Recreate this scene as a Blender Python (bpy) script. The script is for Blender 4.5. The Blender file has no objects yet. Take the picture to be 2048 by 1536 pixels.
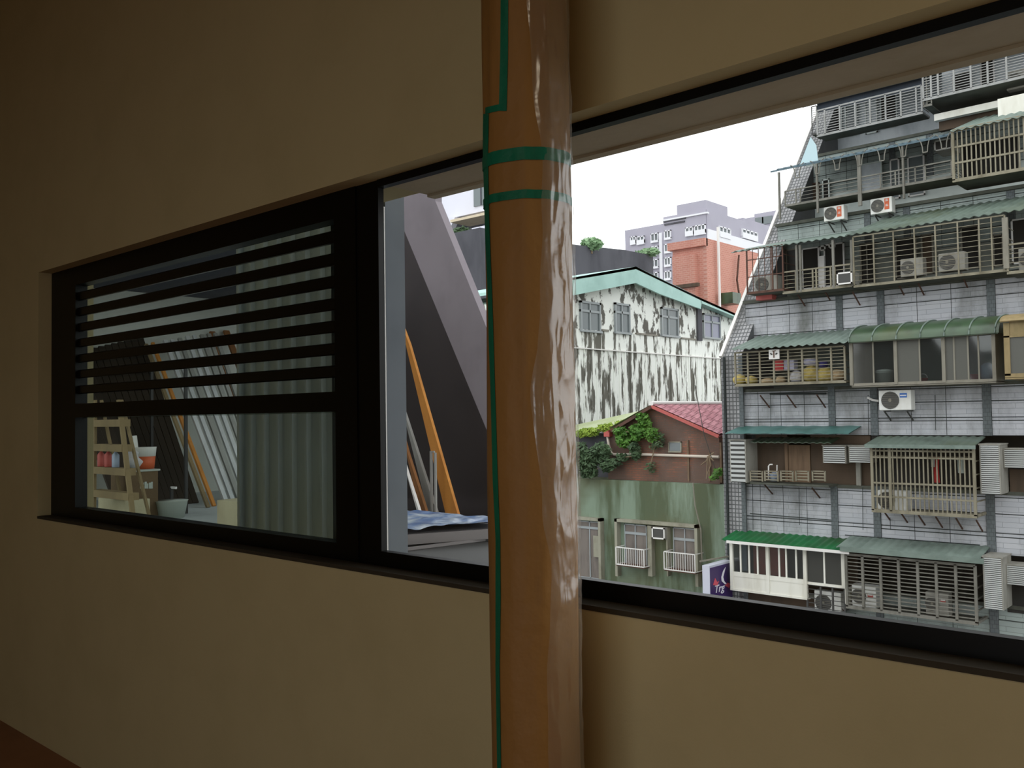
import bpy, bmesh, math, random
from mathutils import Vector, Matrix, noise
random.seed(7)
C = bpy.context.scene.collection
SC = bpy.context.scene
# ------------------------------------------------------------------ camera, sky, lights, exposure
F = 1800.0
CAM = Vector((0, 0, 1.5))
YAW, PIT, ROL = math.radians(41.8686), math.radians(1.9903), math.radians(-0.8694)
FW = Vector((-math.sin(YAW)*math.cos(PIT), math.cos(YAW)*math.cos(PIT), math.sin(PIT)))
R0 = FW.cross(Vector((0, 0, 1))).normalized(); U0 = R0.cross(FW)
RT = R0*math.cos(ROL) + U0*math.sin(ROL); UP = -R0*math.sin(ROL) + U0*math.cos(ROL)
cam = bpy.data.objects.new('camera', bpy.data.cameras.new('camera'))
C.objects.link(cam)
cam.matrix_world = Matrix((( RT.x, UP.x, -FW.x, 0), (RT.y, UP.y, -FW.y, 0), (RT.z, UP.z, -FW.z, 1.5), (0, 0, 0, 1)))
cam.data.sensor_width = 36; cam.data.lens = F/2048*36; cam.data.clip_start = .05; cam.data.clip_end = 500
SC.camera = cam
w = bpy.data.worlds.new('overcast sky'); SC.world = w; w.use_nodes = True
bg = w.node_tree.nodes['Background']; bg.inputs[0].default_value = (.97, .985, 1, 1); bg.inputs[1].default_value = 2.05
SC.view_settings.view_transform = 'Standard'; SC.view_settings.look = 'None'
SC.view_settings.exposure = 0; SC.view_settings.gamma = 1
try: SC.view_settings.use_curve_mapping = False
except Exception: pass
SC.cycles.transparent_max_bounces = 24
SC.cycles.sample_clamp_indirect = 4
def area(name, loc, rot, sx, sy, e, col, portal=False):
    l = bpy.data.lights.new(name, 'AREA'); l.shape = 'RECTANGLE'; l.size = sx; l.size_y = sy; l.energy = e; l.color = col
    if portal: l.cycles.is_portal = True
    o = bpy.data.objects.new(name, l); C.objects.link(o); o.location = loc; o.rotation_euler = rot; return o

# ------------------------------------------------------------------ pixel rays -> points on real planes
def ray(px, py): return FW + RT*((px-1024)/F) - UP*((py-768)/F)
def P(px, py, Y): d = ray(px, py); return CAM + d*(Y/d.y)
def PX(px, py, X): d = ray(px, py); return CAM + d*(X/d.x)
def PZ(px, py, Z): d = ray(px, py); return CAM + d*((Z-1.5)/d.z)
YW = 1.5/-ray(82.5, 1488.5).z*ray(82.5, 1488.5).y      # inner face of the window wall
YF = YW + .06; YO = YW + .26                            # frame plane, outer face
area('window portal', (-1.5, YF-.02, 1.63), (-math.pi/2, 0, 0), 5.6, 1.1, 1, (1, 1, 1), True)
area('added door portal', (0, -4.22, 1.2), (math.pi/2, 0, 0), 2.9, 2.3, 1, (1, 1, 1), True)
FILL = area('added fill light', (.6, -1.6, 3.7), (0, 0, 0), .9, .9, 16, (1, .86, .64))  # unseen lamp added to brighten the window wall

# ------------------------------------------------------------------ materials
def nt(name):
    m = bpy.data.materials.new(name); m.use_nodes = True
    return m, m.node_tree, m.node_tree.nodes['Principled BSDF']
def srgb(r, g, b): return tuple(((c/255)/12.92 if c/255 < .04045 else ((c/255+.055)/1.055)**2.4) for c in (r, g, b)) + (1,)
def plain(name, c, rough=.6, metal=0, spec=.5, alpha=None):
    m, t, b = nt(name); b.inputs['Base Color'].default_value = srgb(*c); b.inputs['Roughness'].default_value = rough
    b.inputs['Metallic'].default_value = metal; b.inputs['Specular IOR Level'].default_value = spec; return m
def weather(name, c1, c2, scale=1.0, rough=.8, streak=3.0, lo=.45, hi=.7, bump=.2, spec=.3, c3=None, fine=30, detail=6):
    """two-tone dirt in world space, streaks stretched along Z"""
    m, t, b = nt(name); N = t.nodes; L = t.links
    g = N.new('ShaderNodeNewGeometry'); mp = N.new('ShaderNodeMapping'); mp.inputs['Scale'].default_value = (1, 1, 1/streak)
    L.new(g.outputs['Position'], mp.inputs['Vector'])
    n = N.new('ShaderNodeTexNoise'); n.inputs['Scale'].default_value = scale; n.inputs['Detail'].default_value = detail; n.inputs['Roughness'].default_value = .65
    L.new(mp.outputs[0], n.inputs['Vector'])
    r = N.new('ShaderNodeValToRGB'); r.color_ramp.elements[0].position = lo; r.color_ramp.elements[1].position = hi
    r.color_ramp.elements[0].color = srgb(*c1); r.color_ramp.elements[1].color = srgb(*c2)
    L.new(n.outputs['Fac'], r.inputs[0]); out = r.outputs[0]
    if c3:
        n3 = N.new('ShaderNodeTexNoise'); n3.inputs['Scale'].default_value = scale*.37; n3.inputs['Detail'].default_value = 4
        L.new(g.outputs['Position'], n3.inputs['Vector'])
        r3 = N.new('ShaderNodeValToRGB'); r3.color_ramp.elements[0].position = .5; r3.color_ramp.elements[1].position = .66
        L.new(n3.outputs['Fac'], r3.inputs[0])
        mx = N.new('ShaderNodeMixRGB'); L.new(r3.outputs[0], mx.inputs[0]); L.new(out, mx.inputs[1]); mx.inputs[2].default_value = srgb(*c3); out = mx.outputs[0]
    L.new(out, b.inputs['Base Color'])
    b.inputs['Roughness'].default_value = rough; b.inputs['Specular IOR Level'].default_value = spec
    if bump:
        n2 = N.new('ShaderNodeTexNoise'); n2.inputs['Scale'].default_value = fine; n2.inputs['Detail'].default_value = 3
        L.new(g.outputs['Position'], n2.inputs['Vector'])
        bp = N.new('ShaderNodeBump'); bp.inputs['Strength'].default_value = bump; bp.inputs['Distance'].default_value = .02
        L.new(n2.outputs['Fac'], bp.inputs['Height']); L.new(bp.outputs[0], b.inputs['Normal'])
    return m
def bricky(name, c1, c2, mortar, w_, h_, ms, axes='xz', dirt=None, rough=.8, lo=.5, hi=.7, dscale=.8, offset=.5, mortar_smooth=.1, dstreak=2.5):
    m, t, b = nt(name); N = t.nodes; L = t.links
    g = N.new('ShaderNodeNewGeometry'); s = N.new('ShaderNodeSeparateXYZ'); c = N.new('ShaderNodeCombineXYZ')
    L.new(g.outputs['Position'], s.inputs[0]); L.new(s.outputs[axes[0].upper()], c.inputs[0]); L.new(s.outputs[axes[1].upper()], c.inputs[1])
    k = N.new('ShaderNodeTexBrick'); k.inputs['Scale'].default_value = 1; k.offset = offset
    k.inputs['Brick Width'].default_value = w_; k.inputs['Row Height'].default_value = h_; k.inputs['Mortar Size'].default_value = ms
    k.inputs['Color1'].default_value = srgb(*c1); k.inputs['Color2'].default_value = srgb(*c2); k.inputs['Mortar'].default_value = srgb(*mortar)
    k.inputs['Mortar Smooth'].default_value = mortar_smooth
    L.new(c.outputs[0], k.inputs['Vector']); out = k.outputs['Color']
    if dirt:
        mp = N.new('ShaderNodeMapping'); mp.inputs['Scale'].default_value = (1, 1, 1/dstreak); L.new(g.outputs['Position'], mp.inputs['Vector'])
        n = N.new('ShaderNodeTexNoise'); n.inputs['Scale'].default_value = dscale; n.inputs['Detail'].default_value = 7; n.inputs['Roughness'].default_value = .68
        L.new(mp.outputs[0], n.inputs['Vector'])
        r = N.new('ShaderNodeValToRGB'); r.color_ramp.elements[0].position = lo; r.color_ramp.elements[1].position = hi
        r.color_ramp.elements[1].color = (.85, .85, .85, 1)
        L.new(n.outputs['Fac'], r.inputs[0]); mx = N.new('ShaderNodeMixRGB'); L.new(r.outputs[0], mx.inputs[0]); L.new(out, mx.inputs[1])
        mx.inputs[2].default_value = srgb(*dirt); out = mx.outputs[0]
    L.new(out, b.inputs['Base Color']); b.inputs['Roughness'].default_value = rough; b.inputs['Specular IOR Level'].default_value = .3
    bp = N.new('ShaderNodeBump'); bp.inputs['Strength'].default_value = .5; bp.inputs['Distance'].default_value = .01; bp.invert = True
    L.new(k.outputs['Fac'], bp.inputs['Height']); L.new(bp.outputs[0], b.inputs['Normal']); return m
def glass(name, tint, gloss=.06, rough=.02, haze=0, hazecol=(200, 205, 205)):
    m = bpy.data.materials.new(name); m.use_nodes = True; t = m.node_tree; N = t.nodes; L = t.links; N.clear()
    o = N.new('ShaderNodeOutputMaterial'); tr = N.new('ShaderNodeBsdfTransparent'); tr.inputs[0].default_value = (*tint, 1)
    gl = N.new('ShaderNodeBsdfGlossy'); gl.inputs['Roughness'].default_value = rough
    mx = N.new('ShaderNodeMixShader'); mx.inputs[0].default_value = gloss; L.new(tr.outputs[0], mx.inputs[1]); L.new(gl.outputs[0], mx.inputs[2]); out = mx.outputs[0]
    if haze:
        d = N.new('ShaderNodeBsdfDiffuse'); d.inputs[0].default_value = srgb(*hazecol)
        m2 = N.new('ShaderNodeMixShader'); m2.inputs[0].default_value = haze; L.new(out, m2.inputs[1]); L.new(d.outputs[0], m2.inputs[2]); out = m2.outputs[0]
    L.new(out, o.inputs[0]); return m

M = {}
M['wall'] = weather('painted plaster', (206, 191, 148), (200, 185, 142), 3, .75, 1, bump=.04, fine=220)
M['sill'] = plain('dimmed sill strip', (58, 50, 36), .8)  # strip laid over the sill, coloured dark so daylight leaves it dim
M['ceil'] = plain('ceiling paint', (205, 195, 170), .9)
M['floor'] = weather('wood floor', (160, 112, 84), (140, 96, 70), 2, .5, .2, bump=.05)
M['frame'] = plain('black aluminium frame', (8, 7, 5), .4, 0, .22)
M['slat'] = plain('black painted slat', (9, 8, 6), .3, 0, .3)
M['gl'] = glass('clear glass', (.97, .98, .975), .03)
M['glt'] = glass('grey glass', (.72, .76, .74), .025)
M['conc'] = weather('outer lintel concrete', (206, 192, 168), (192, 178, 152), 3, .9, 1, bump=.1)
M['apt'] = bricky('pale wall tiles', (184, 185, 190), (176, 178, 184), (150, 153, 157), .72, .124, .006, 'xz', (94, 96, 90), lo=.44, hi=.68, dscale=.7)
M['apt2'] = bricky('greenish wall tiles', (158, 168, 164), (150, 160, 157), (122, 130, 127), .72, .124, .006, 'xz', (76, 86, 84), lo=.48, hi=.8, dscale=.9)
M['joint'] = weather('dark joint mortar', (52, 58, 58), (36, 40, 40), 2)
M['pil'] = bricky('grey pilaster tiles', (104, 110, 112), (96, 102, 105), (78, 84, 86), .1, .1, .006, 'xz', (56, 60, 60), lo=.5, hi=.8)
M['rear'] = weather('balcony back wall', (130, 140, 136), (92, 100, 96), .9, .9, 2, c3=(140, 140, 128))
M['rear4'] = weather('balcony back wall stained', (150, 154, 146), (110, 114, 108), .9, .9, 2)
M['rear5'] = weather('balcony back wall pale', (214, 222, 218), (180, 190, 186), .9, .9, 2)
M['rear6'] = weather('balcony back wall blue grey', (206, 212, 216), (168, 176, 182), .9, .9, 2)
M['fin'] = bricky('fin wall tiles', (150, 150, 152), (136, 136, 139), (70, 72, 74), .16, .11, .02, 'yz', (90, 92, 92), offset=0)
M['finf'] = bricky('fin front tiles', (172, 171, 172), (156, 155, 156), (96, 98, 100), .11, .12, .016, 'xz', (80, 80, 78), offset=0)
M['coping'] = plain('white coping', (225, 222, 218), .6)
M['slab'] = weather('stained slab', (84, 86, 78), (54, 58, 50), 1.5)
M['bar'] = weather('cage bars grey', (120, 118, 110), (92, 90, 82), 3, .6, bump=0)
M['barb'] = weather('cage bars beige', (136, 130, 112), (102, 96, 78), 3, .6, bump=0)
M['curt'] = plain('dull red curtain', (206, 92, 72), .8)
M['awdd'] = weather('dark awning underside', (74, 82, 94), (58, 66, 76), 1.2, .7, 1)
M['skyscr'] = plain('pale sky coloured screen', (182, 206, 212), .5)
M['barw'] = weather('cage bars pale', (156, 156, 154), (128, 128, 124), 3, .6, bump=0)
M['rust'] = weather('rusty iron', (92, 66, 56), (66, 48, 42), 4, .8, bump=0)
M['awg'] = weather('grey green corrugated sheet', (98, 112, 102), (74, 86, 78), 1.2, .6, 1, c3=(84, 94, 72))
M['awp'] = weather('pale green corrugated sheet', (120, 134, 126), (92, 106, 98), 1.4, .6, 1)
M['awd'] = weather('dark blue green sheet', (88, 108, 118), (66, 84, 94), 1.2, .6, 1)
M['awgreen'] = weather('vivid green sheet', (20, 104, 56), (14, 74, 40), 1.5, .5, 1, c3=(40, 76, 42))
M['awmoss'] = weather('mossy green plastic roof', (62, 84, 60), (38, 50, 36), 1.8, .35, 1, bump=.1, spec=.6, c3=(74, 84, 50))
M['teal'] = weather('teal plastic sheet', (78, 118, 114), (44, 84, 76), 1.2, .4, 1)
M['white'] = plain('white aluminium', (232, 230, 220), .45)
M['whited'] = weather('white painted panel', (226, 224, 214), (202, 198, 184), 2, .6, 4, bump=0)
M['acw'] = weather('off white casing', (226, 226, 222), (206, 204, 196), 2, .5, 3, bump=0)
M['acd'] = weather('weathered casing', (150, 148, 140), (122, 118, 108), 3, .6, 3, bump=0)
M['dark'] = plain('dark grille', (62, 62, 60), .6)
M['black'] = plain('black', (14, 14, 14), .5)
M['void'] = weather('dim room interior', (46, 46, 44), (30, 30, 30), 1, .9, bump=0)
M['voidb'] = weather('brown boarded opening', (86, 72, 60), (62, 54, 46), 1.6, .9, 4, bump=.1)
M['woodl'] = weather('weathered door wood', (120, 98, 78), (96, 78, 62), 6, .8, 6)
M['red'] = plain('red plastic', (178, 32, 34), .5)
M['redd'] = plain('faded red', (176, 82, 76), .6)
M['orange'] = plain('orange label', (196, 92, 52), .6)
M['blue'] = plain('blue label', (52, 104, 178), .5)
M['navy'] = plain('navy cloth', (60, 56, 110), .8)
M['bagw'] = weather('white sacks', (206, 204, 206), (170, 170, 174), 6, .7, 1)
M['bagy'] = weather('yellowed sacks', (188, 168, 96), (150, 132, 76), 6, .7, 1)
M['bagb'] = weather('beige bundle', (188, 164, 128), (140, 118, 90), 6, .8, 1)
M['lav'] = weather('lavender plastic', (178, 176, 196), (150, 150, 172), 5, .6, 1)
M['pinkp'] = plain('pink plastic', (204, 74, 92), .5)
M['bluep'] = plain('pale blue plastic', (150, 164, 186), .4)
M['cloth'] = plain('pale cloth', (172, 180, 172), .9)
M['wing'] = glass('dusty window glass', (.30, .32, .31), .10, .08, .28, (112, 112, 106))
M['wing2'] = glass('clearer window glass', (.7, .73, .72), .08, .05, .08, (96, 100, 98))
M['frosted'] = glass('frosted window glass', (.22, .22, .22), .06, .3, .6, (116, 116, 110))
M['frm'] = weather('stained aluminium frames', (132, 128, 116), (104, 98, 86), 3, .5, bump=0)
M['yel'] = weather('yellowed fascia', (146, 128, 92), (112, 100, 66), 3, .6)
M['lov'] = plain('louvre slats', (202, 204, 202), .5)
M['green'] = weather('stained green render', (124, 140, 122), (84, 94, 72), 1.1, .9, 7, .44, .58, .15, c3=(92, 94, 70))
M['greenc'] = weather('weathered surround', (150, 148, 132), (116, 112, 96), 2, .9, 2)
M['brick'] = bricky('old brick wall', (146, 92, 72), (116, 82, 68), (106, 88, 76), .24, .075, .012, 'xz', (94, 78, 70), lo=.36, hi=.52, dscale=.7, dstreak=1.3)
M['brickr'] = bricky('bright red brickwork', (196, 136, 120), (186, 126, 110), (200, 156, 142), .4, .16, .02, 'xz', (180, 120, 108), lo=.5, hi=.9)
M['brickr2'] = bricky('bright red brickwork side', (196, 136, 120), (186, 126, 110), (200, 156, 142), .4, .16, .02, 'yz', (180, 120, 108), lo=.5, hi=.9)
M['tile'] = bricky('pink red roof tiles', (196, 138, 146), (172, 112, 122), (112, 62, 72), .2, .24, .02, 'xy', None, offset=.5)
M['fiber'] = weather('mossy fibre roof', (182, 190, 156), (156, 166, 118), 1, .8, 1)
M['mott'] = weather('peeling whitewash', (240, 242, 236), (104, 102, 94), 3.0, .85, 5.5, .505, .55, .1, c3=None, detail=9)
M['mott2'] = weather('peeling whitewash blotchy', (240, 242, 236), (100, 98, 92), 2.2, .85, 1.8, .52, .56, .1, detail=9)
M['mint'] = weather('mint metal fascia', (168, 204, 196), (146, 182, 174), .8, .5, 1, bump=0)
M['gwin'] = plain('grey glass panes', (104, 112, 114), .25)
M['gfrm'] = plain('grey window frames', (150, 156, 158), .5)
M['dconc'] = weather('blackened concrete', (84, 84, 90), (60, 60, 66), .5, .9, 3)
M['greyb'] = weather('lilac grey tiles', (164, 161, 173), (157, 154, 166), .3, .8, 1, bump=0)
M['greyw'] = plain('white trim', (222, 222, 226), .7)
M['whiteb'] = weather('white render', (216, 216, 226), (206, 206, 216), .3, .8, 3, bump=0)
M['leaf'] = weather('green leaves', (84, 128, 50), (48, 86, 34), 4, .6, 1, bump=0)
M['leafl'] = weather('light green leaves', (146, 168, 66), (104, 138, 50), 4, .6, 1, bump=0)
M['leafd'] = weather('dark green leaves', (74, 96, 66), (50, 70, 48), 4, .6, 1, bump=0)
M['twig'] = plain('dry stems', (128, 110, 88), .8)
M['pipe'] = plain('pale plastic pipe', (206, 194, 180), .5)
M['asph'] = weather('street asphalt', (92, 92, 92), (70, 70, 70), 1, .9, 1)
M['purple'] = weather('purple sign face', (58, 38, 92), (40, 30, 78), .9, .4, 1, bump=0)
M['signw'] = plain('white sign casing', (196, 198, 212), .5)
M['letter'] = plain('white lettering', (225, 222, 230), .5)
M['slabg'] = weather('mauve grey concrete', (140, 132, 138), (132, 124, 130), 2.5, .85, 1.4, bump=.06)
M['post'] = weather('blue grey painted column', (104, 110, 116), (96, 102, 108), 3, .7, 1, bump=.03)
M['dwall'] = weather('shade dark wall', (62, 57, 58), (54, 50, 52), 1, .9, 1, bump=.03)  # wall tone kept dark to stand for the terrace shade
M['twall'] = weather('terrace end wall', (204, 206, 200), (190, 192, 186), .7, .9, 1, bump=.03)
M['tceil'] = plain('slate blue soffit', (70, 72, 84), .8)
M['tfloor'] = weather('terrace concrete', (180, 186, 186), (146, 152, 152), 1, .8, 1)
M['corr'] = weather('grey corrugated sheet', (186, 196, 204), (172, 182, 192), 2, .45, 4, bump=0)
M['alu'] = weather('silver planks', (206, 208, 210), (176, 178, 180), 2, .5, 3, bump=0)
M['aluy'] = weather('dull planks', (158, 158, 154), (136, 136, 132), 2, .5, 3, bump=0)
M['pine'] = weather('orange timber', (206, 140, 66), (176, 112, 52), 2.5, .7, 5)
M['oak'] = weather('brown timber', (142, 96, 58), (112, 76, 48), 2.5, .7, 5)
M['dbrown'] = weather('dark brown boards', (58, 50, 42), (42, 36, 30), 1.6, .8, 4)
M['ladder'] = weather('pale ladder wood', (138, 120, 88), (116, 100, 74), 3, .8, 4)
M['ply'] = weather('pale plywood', (184, 176, 146), (168, 158, 130), 3, .8, 2)
M['card'] = weather('cardboard', (104, 86, 64), (92, 76, 56), 3, .9, 1)
M['iron'] = plain('black iron', (22, 22, 22), .5)
M['tarp'] = weather('blue plastic tarpaulin', (196, 208, 216), (74, 112, 164), 3.2, .3, .6, .38, .56, .5, .6, fine=9)
M['edge'] = plain('grey metal edge', (118, 112, 110), .5)
M['paper'] = weather('brown kraft paper', (160, 116, 62), (142, 102, 52), 7, .55, 6, bump=.25, fine=22, spec=.3)
M['tape'] = weather('green masking tape', (22, 118, 88), (18, 98, 72), 14, .5, 3, bump=.15, fine=60)

# ------------------------------------------------------------------ builders
WL = {}
def wloc(o): return WL.get(o, Vector((0, 0, 0))) if o else Vector((0, 0, 0))
def tag(o, label=None, cat=None, group=None, kind=None):
    if label: o['label'] = label
    if cat: o['category'] = cat
    if group: o['group'] = group
    if kind: o['kind'] = kind
    return o
def empty(name, loc, label=None, cat=None, group=None, kind=None):
    o = bpy.data.objects.new(name, None); C.objects.link(o); o.location = loc; o.empty_display_size = .2
    WL[o] = Vector(loc); return tag(o, label, cat, group, kind)
def link(name, me, loc, parent, scale=None):
    o = bpy.data.objects.new(name, me); C.objects.link(o)
    o.location = Vector(loc) - wloc(parent)
    if scale: o.scale = scale
    if parent: o.parent = parent
    WL[o] = Vector(loc); return o
class MB:
    def __init__(s): s.v = []; s.f = []
    def box(s, x0, x1, y0, y1, z0, z1):
        b = len(s.v)
        s.v += [(x, y, z) for z in (z0, z1) for y in (y0, y1) for x in (x0, x1)]
        s.f += [tuple(b+i for i in q) for q in ((0, 2, 3, 1), (4, 5, 7, 6), (0, 1, 5, 4), (2, 6, 7, 3), (0, 4, 6, 2), (1, 3, 7, 5))]; return s
    def prism(s, pts, off):
        """polygon (list of points) extruded by the vector off"""
        b = len(s.v); n = len(pts); off = Vector(off)
        s.v += [tuple(Vector(p)) for p in pts] + [tuple(Vector(p)+off) for p in pts]
        s.f += [tuple(b+i for i in range(n))[::-1], tuple(b+n+i for i in range(n))]
        s.f += [(b+i, b+(i+1) % n, b+n+(i+1) % n, b+n+i) for i in range(n)]; return s
    def bar(s, a, c, w_, h_=None, up=(0, 0, 1)):
        a = Vector(a); c = Vector(c); d = (c-a).normalized(); u = Vector(up)
        if abs(d.dot(u)) > .97: u = Vector((0, 1, 0))
        sd = d.cross(u).normalized()*w_/2; u2 = sd.cross(d).normalized()*(h_ or w_)/2
        s.prism([a-sd-u2, a+sd-u2, a+sd+u2, a-sd+u2], c-a); return s
    def tube(s, pts, r, n=8, cap=True):
        pts = [Vector(p) for p in pts]; b = len(s.v)
        for i, p in enumerate(pts):
            d = (pts[min(i+1, len(pts)-1)]-pts[max(i-1, 0)]).normalized(); u = Vector((0, 0, 1)) if abs(d.z) < .9 else Vector((0, 1, 0))
            a = d.cross(u).normalized(); c = a.cross(d)
            rr = r[i] if isinstance(r, (list, tuple)) else r
            s.v += [tuple(p+a*rr*math.cos(2*math.pi*k/n)+c*rr*math.sin(2*math.pi*k/n)) for k in range(n)]
        for i in range(len(pts)-1):
            s.f += [(b+i*n+k, b+i*n+(k+1) % n, b+(i+1)*n+(k+1) % n, b+(i+1)*n+k) for k in range(n)]
        if cap: s.f += [tuple(b+k for k in range(n))[::-1], tuple(b+(len(pts)-1)*n+k for k in range(n))]
        return s
    def lathe(s, prof, c, n=14, axis='z'):
        """profile of (radius, height) pairs round an axis"""
        b = len(s.v); c = Vector(c)
        for r, h in prof:
            for k in range(n):
                a = 2*math.pi*k/n; x, y = r*math.cos(a), r*math.sin(a)
                s.v.append(tuple(c + (Vector((x, y, h)) if axis == 'z' else Vector((x, h, y)) if axis == 'y' else Vector((h, x, y)))))
        for i in range(len(prof)-1): s.f += [(b+i*n+k, b+i*n+(k+1) % n, b+(i+1)*n+(k+1) % n, b+(i+1)*n+k) for k in range(n)]
        s.f += [tuple(b+k for k in range(n))[::-1], tuple(b+(len(prof)-1)*n+k for k in range(n))]; return s
    def grid(s, fn, nu, nv, closed=False):
        b = len(s.v)
        for j in range(nv+1):
            for i in range(nu if closed else nu+1): s.v.append(tuple(fn(i/nu, j/nv)))
        W_ = nu if closed else nu+1
        for j in range(nv):
            for i in range(nu): s.f.append((b+j*W_+i, b+j*W_+(i+1) % W_, b+(j+1)*W_+(i+1) % W_, b+(j+1)*W_+i))
        return s
    def build(s, name, mat, parent=None, smooth=False, bevel=0, **k):
        xs = [v[0] for v in s.v]; ys = [v[1] for v in s.v]; zs = [v[2] for v in s.v]
        c = Vector(((min(xs)+max(xs))/2, (min(ys)+max(ys))/2, min(zs)))
        me = bpy.data.meshes.new(name); me.from_pydata([tuple(Vector(v)-c) for v in s.v], [], s.f); me.update()
        bm = bmesh.new(); bm.from_mesh(me); bmesh.ops.recalc_face_normals(bm, faces=bm.faces)
        if bevel: bmesh.ops.bevel(bm, geom=bm.edges[:], offset=bevel, segments=2, affect='EDGES', profile=.5)
        bm.to_mesh(me); bm.free()
        if smooth:
            for p in me.polygons: p.use_smooth = True
        me.materials.append(M[mat] if isinstance(mat, str) else mat)
        o = link(name, me, c, parent); return tag(o, k.get('label'), k.get('cat'), k.get('group'), k.get('kind'))
UB = {}
def ubox(name, x0, x1, y0, y1, z0, z1, mat, parent):
    """a piece: one shared unit box, scaled"""
    if mat not in UB:
        mb = MB().box(-.5, .5, -.5, .5, 0, 1); me = bpy.data.meshes.new('piece_'+mat); me.from_pydata(mb.v, [], mb.f)
        bm = bmesh.new(); bm.from_mesh(me); bmesh.ops.recalc_face_normals(bm, faces=bm.faces); bm.to_mesh(me); bm.free()
        me.materials.append(M[mat]); UB[mat] = me
    return link(name, UB[mat], ((x0+x1)/2, (y0+y1)/2, z0), parent, (max(x1-x0, 1e-3), max(y1-y0, 1e-3), max(z1-z0, 1e-3)))
def blob(mb, c, rx, ry, rz, seed, n=12, m=7, amp=.2):
    """a lumpy closed sack"""
    c = Vector(c)
    def fn(u, v):
        a = 2*math.pi*u; t = math.pi*(v*.98+.01); d = Vector((math.cos(a)*math.sin(t), math.sin(a)*math.sin(t), -math.cos(t)))
        k = 1 + amp*noise.noise(d*1.7+Vector((seed, seed*2, 0)))
        return (c.x+d.x*rx*k, c.y+d.y*ry*k, c.z+rz+max(d.z, -.85)*rz*k)
    mb.grid(fn, n, m, True)
    b = len(mb.v)-n*(m+1); mb.f += [tuple(b+k for k in range(n)), tuple(b+n*m+k for k in range(n))[::-1]]

# ================================================================== THE ROOM
X0r, X1r, Y0r, ZC = -6.6, 3.4, -4.2, 3.95
OL = P(102.7, 790, YF).x; OR = 1.9
ZT = P(600, 404, YF).z; ZB = P(676, 1120, YF).z
wf = MB()
wf.box(X0r-.2, OL, YW, YO, -9, ZC+.2); wf.box(OR, X1r+.2, YW, YO, -9, ZC+.2)
wf.box(OL, OR, YW, YO, -9, ZB); wf.box(OL, OR, YW, YO, ZT, ZC+.2)
wf.build('wall_front', 'wall', kind='structure', label='beige plaster wall around the long black framed window')
MB().box(X0r-.2, X1r+.2, Y0r-.2, YW, -.2, 0).build('floor', 'floor', kind='structure', label='reddish brown floor below the window wall')
MB().box(X0r-.2, X1r+.2, Y0r-.2, YW, ZC, ZC+.2).build('ceiling', 'ceil', kind='structure')
MB().box(X0r-.2, X0r, Y0r-.2, YW, 0, ZC).build('wall_left', 'wall', kind='structure')
MB().box(X1r, X1r+.2, Y0r-.2, YW, 0, ZC).build('wall_right', 'wall', kind='structure')
DX0, DX1, DZ1 = -1.5, 1.5, 2.4  # door opening added in the unseen back wall, lets in fill daylight
MB().box(X0r, DX0, Y0r-.2, Y0r, 0, ZC).box(DX1, X1r, Y0r-.2, Y0r, 0, ZC).box(DX0, DX1, Y0r-.2, Y0r, DZ1, ZC).build('wall_back', 'wall', kind='structure')
dr_ = MB().box(DX0, DX0+.06, Y0r-.12, Y0r-.06, 0, DZ1).box(DX1-.06, DX1, Y0r-.12, Y0r-.06, 0, DZ1).box(-.04, .04, Y0r-.12, Y0r-.06, 0, DZ1).box(DX0, DX1, Y0r-.12, Y0r-.06, DZ1-.06, DZ1).box(DX0, DX1, Y0r-.12, Y0r-.06, 0, .06).build('added_door_1', 'frame', kind='structure', label='unseen glazed double door added behind the camera to brighten the window wall')
MB().box(DX0+.05, DX1-.05, Y0r-.095, Y0r-.09, .05, DZ1-.05).build('glass_pane', 'gl', dr_)
# outer lintel strip seen through the right pane (drip edge of the opening)
MB().box(P(757, 400, YF).x, OR, YF+.03, YO, ZT-.012, ZT).box(P(757, 400, YF).x, OR, YO, YO+.035, ZT-.02, ZT+.05).build('trim_1', 'conc', kind='structure', label='grey brown lintel soffit outside the right pane')

MB().box(OL, OR, YW-.003, YF, ZB-.01, ZB+.002).build('trim_4', 'sill', kind='structure', label='thin window sill strip under the black frame, coloured dark against the sky light')
# windows
def hx(px, Y, py=800): return P(px, py, Y).x
fd = .055                                   # frame depth
w1 = MB(); xa, xb, xc = OL, hx(150.5, YF), hx(670.5, YF); xd = hx(714, YF); xe = hx(758, YF)
zt1 = P(667, 438, YF).z; zm1 = P(672, 783, YF).z; zm0 = P(672, 823, YF).z; zb1 = P(674, 1086, YF).z
w1.box(xa, xb, YF, YF+fd, ZB, ZT); w1.box(xc, xd, YF, YF+fd, ZB, ZT)
w1.box(xb, xc, YF, YF+fd, zt1, ZT); w1.box(xb, xc, YF, YF+fd, zm0, zm1); w1.box(xb, xc, YF, YF+fd, ZB, zb1)
win1 = w1.build('window_1', 'frame', kind='structure', label='black framed left window with louvre slats over a fixed pane')
for i in range(7):
    za = P(667, 457.5+45.4*i, YF).z; zb_ = P(667, 482.5+45.4*i, YF).z
    s = MB(); h = za-zb_; yy = YF+.012
    # blade: vertical web, sloped lower lip
    s.prism([(xb, yy, za-.004), (xb, yy+.004, za), (xb, yy+.022, za-.006), (xb, yy+.028, zb_+.004), (xb, yy+.004, zb_), (xb, yy, zb_+.004)], (xc-xb, 0, 0))
    s.build('louvre_slat', 'slat', win1)
MB().box(xb-.004, xc+.004, YF+.046, YF+.051, zm0-.004, zt1+.004).build('upper_pane', 'glt', win1)
MB().box(xb-.004, xc+.004, YF+.03, YF+.035, zb1-.004, zm0+.004).build('lower_pane', 'glt', win1)
w2 = MB(); ztr = P(1500, 166, YF).z; zbr = P(1162, 1158, YF).z
f2 = .026
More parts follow.
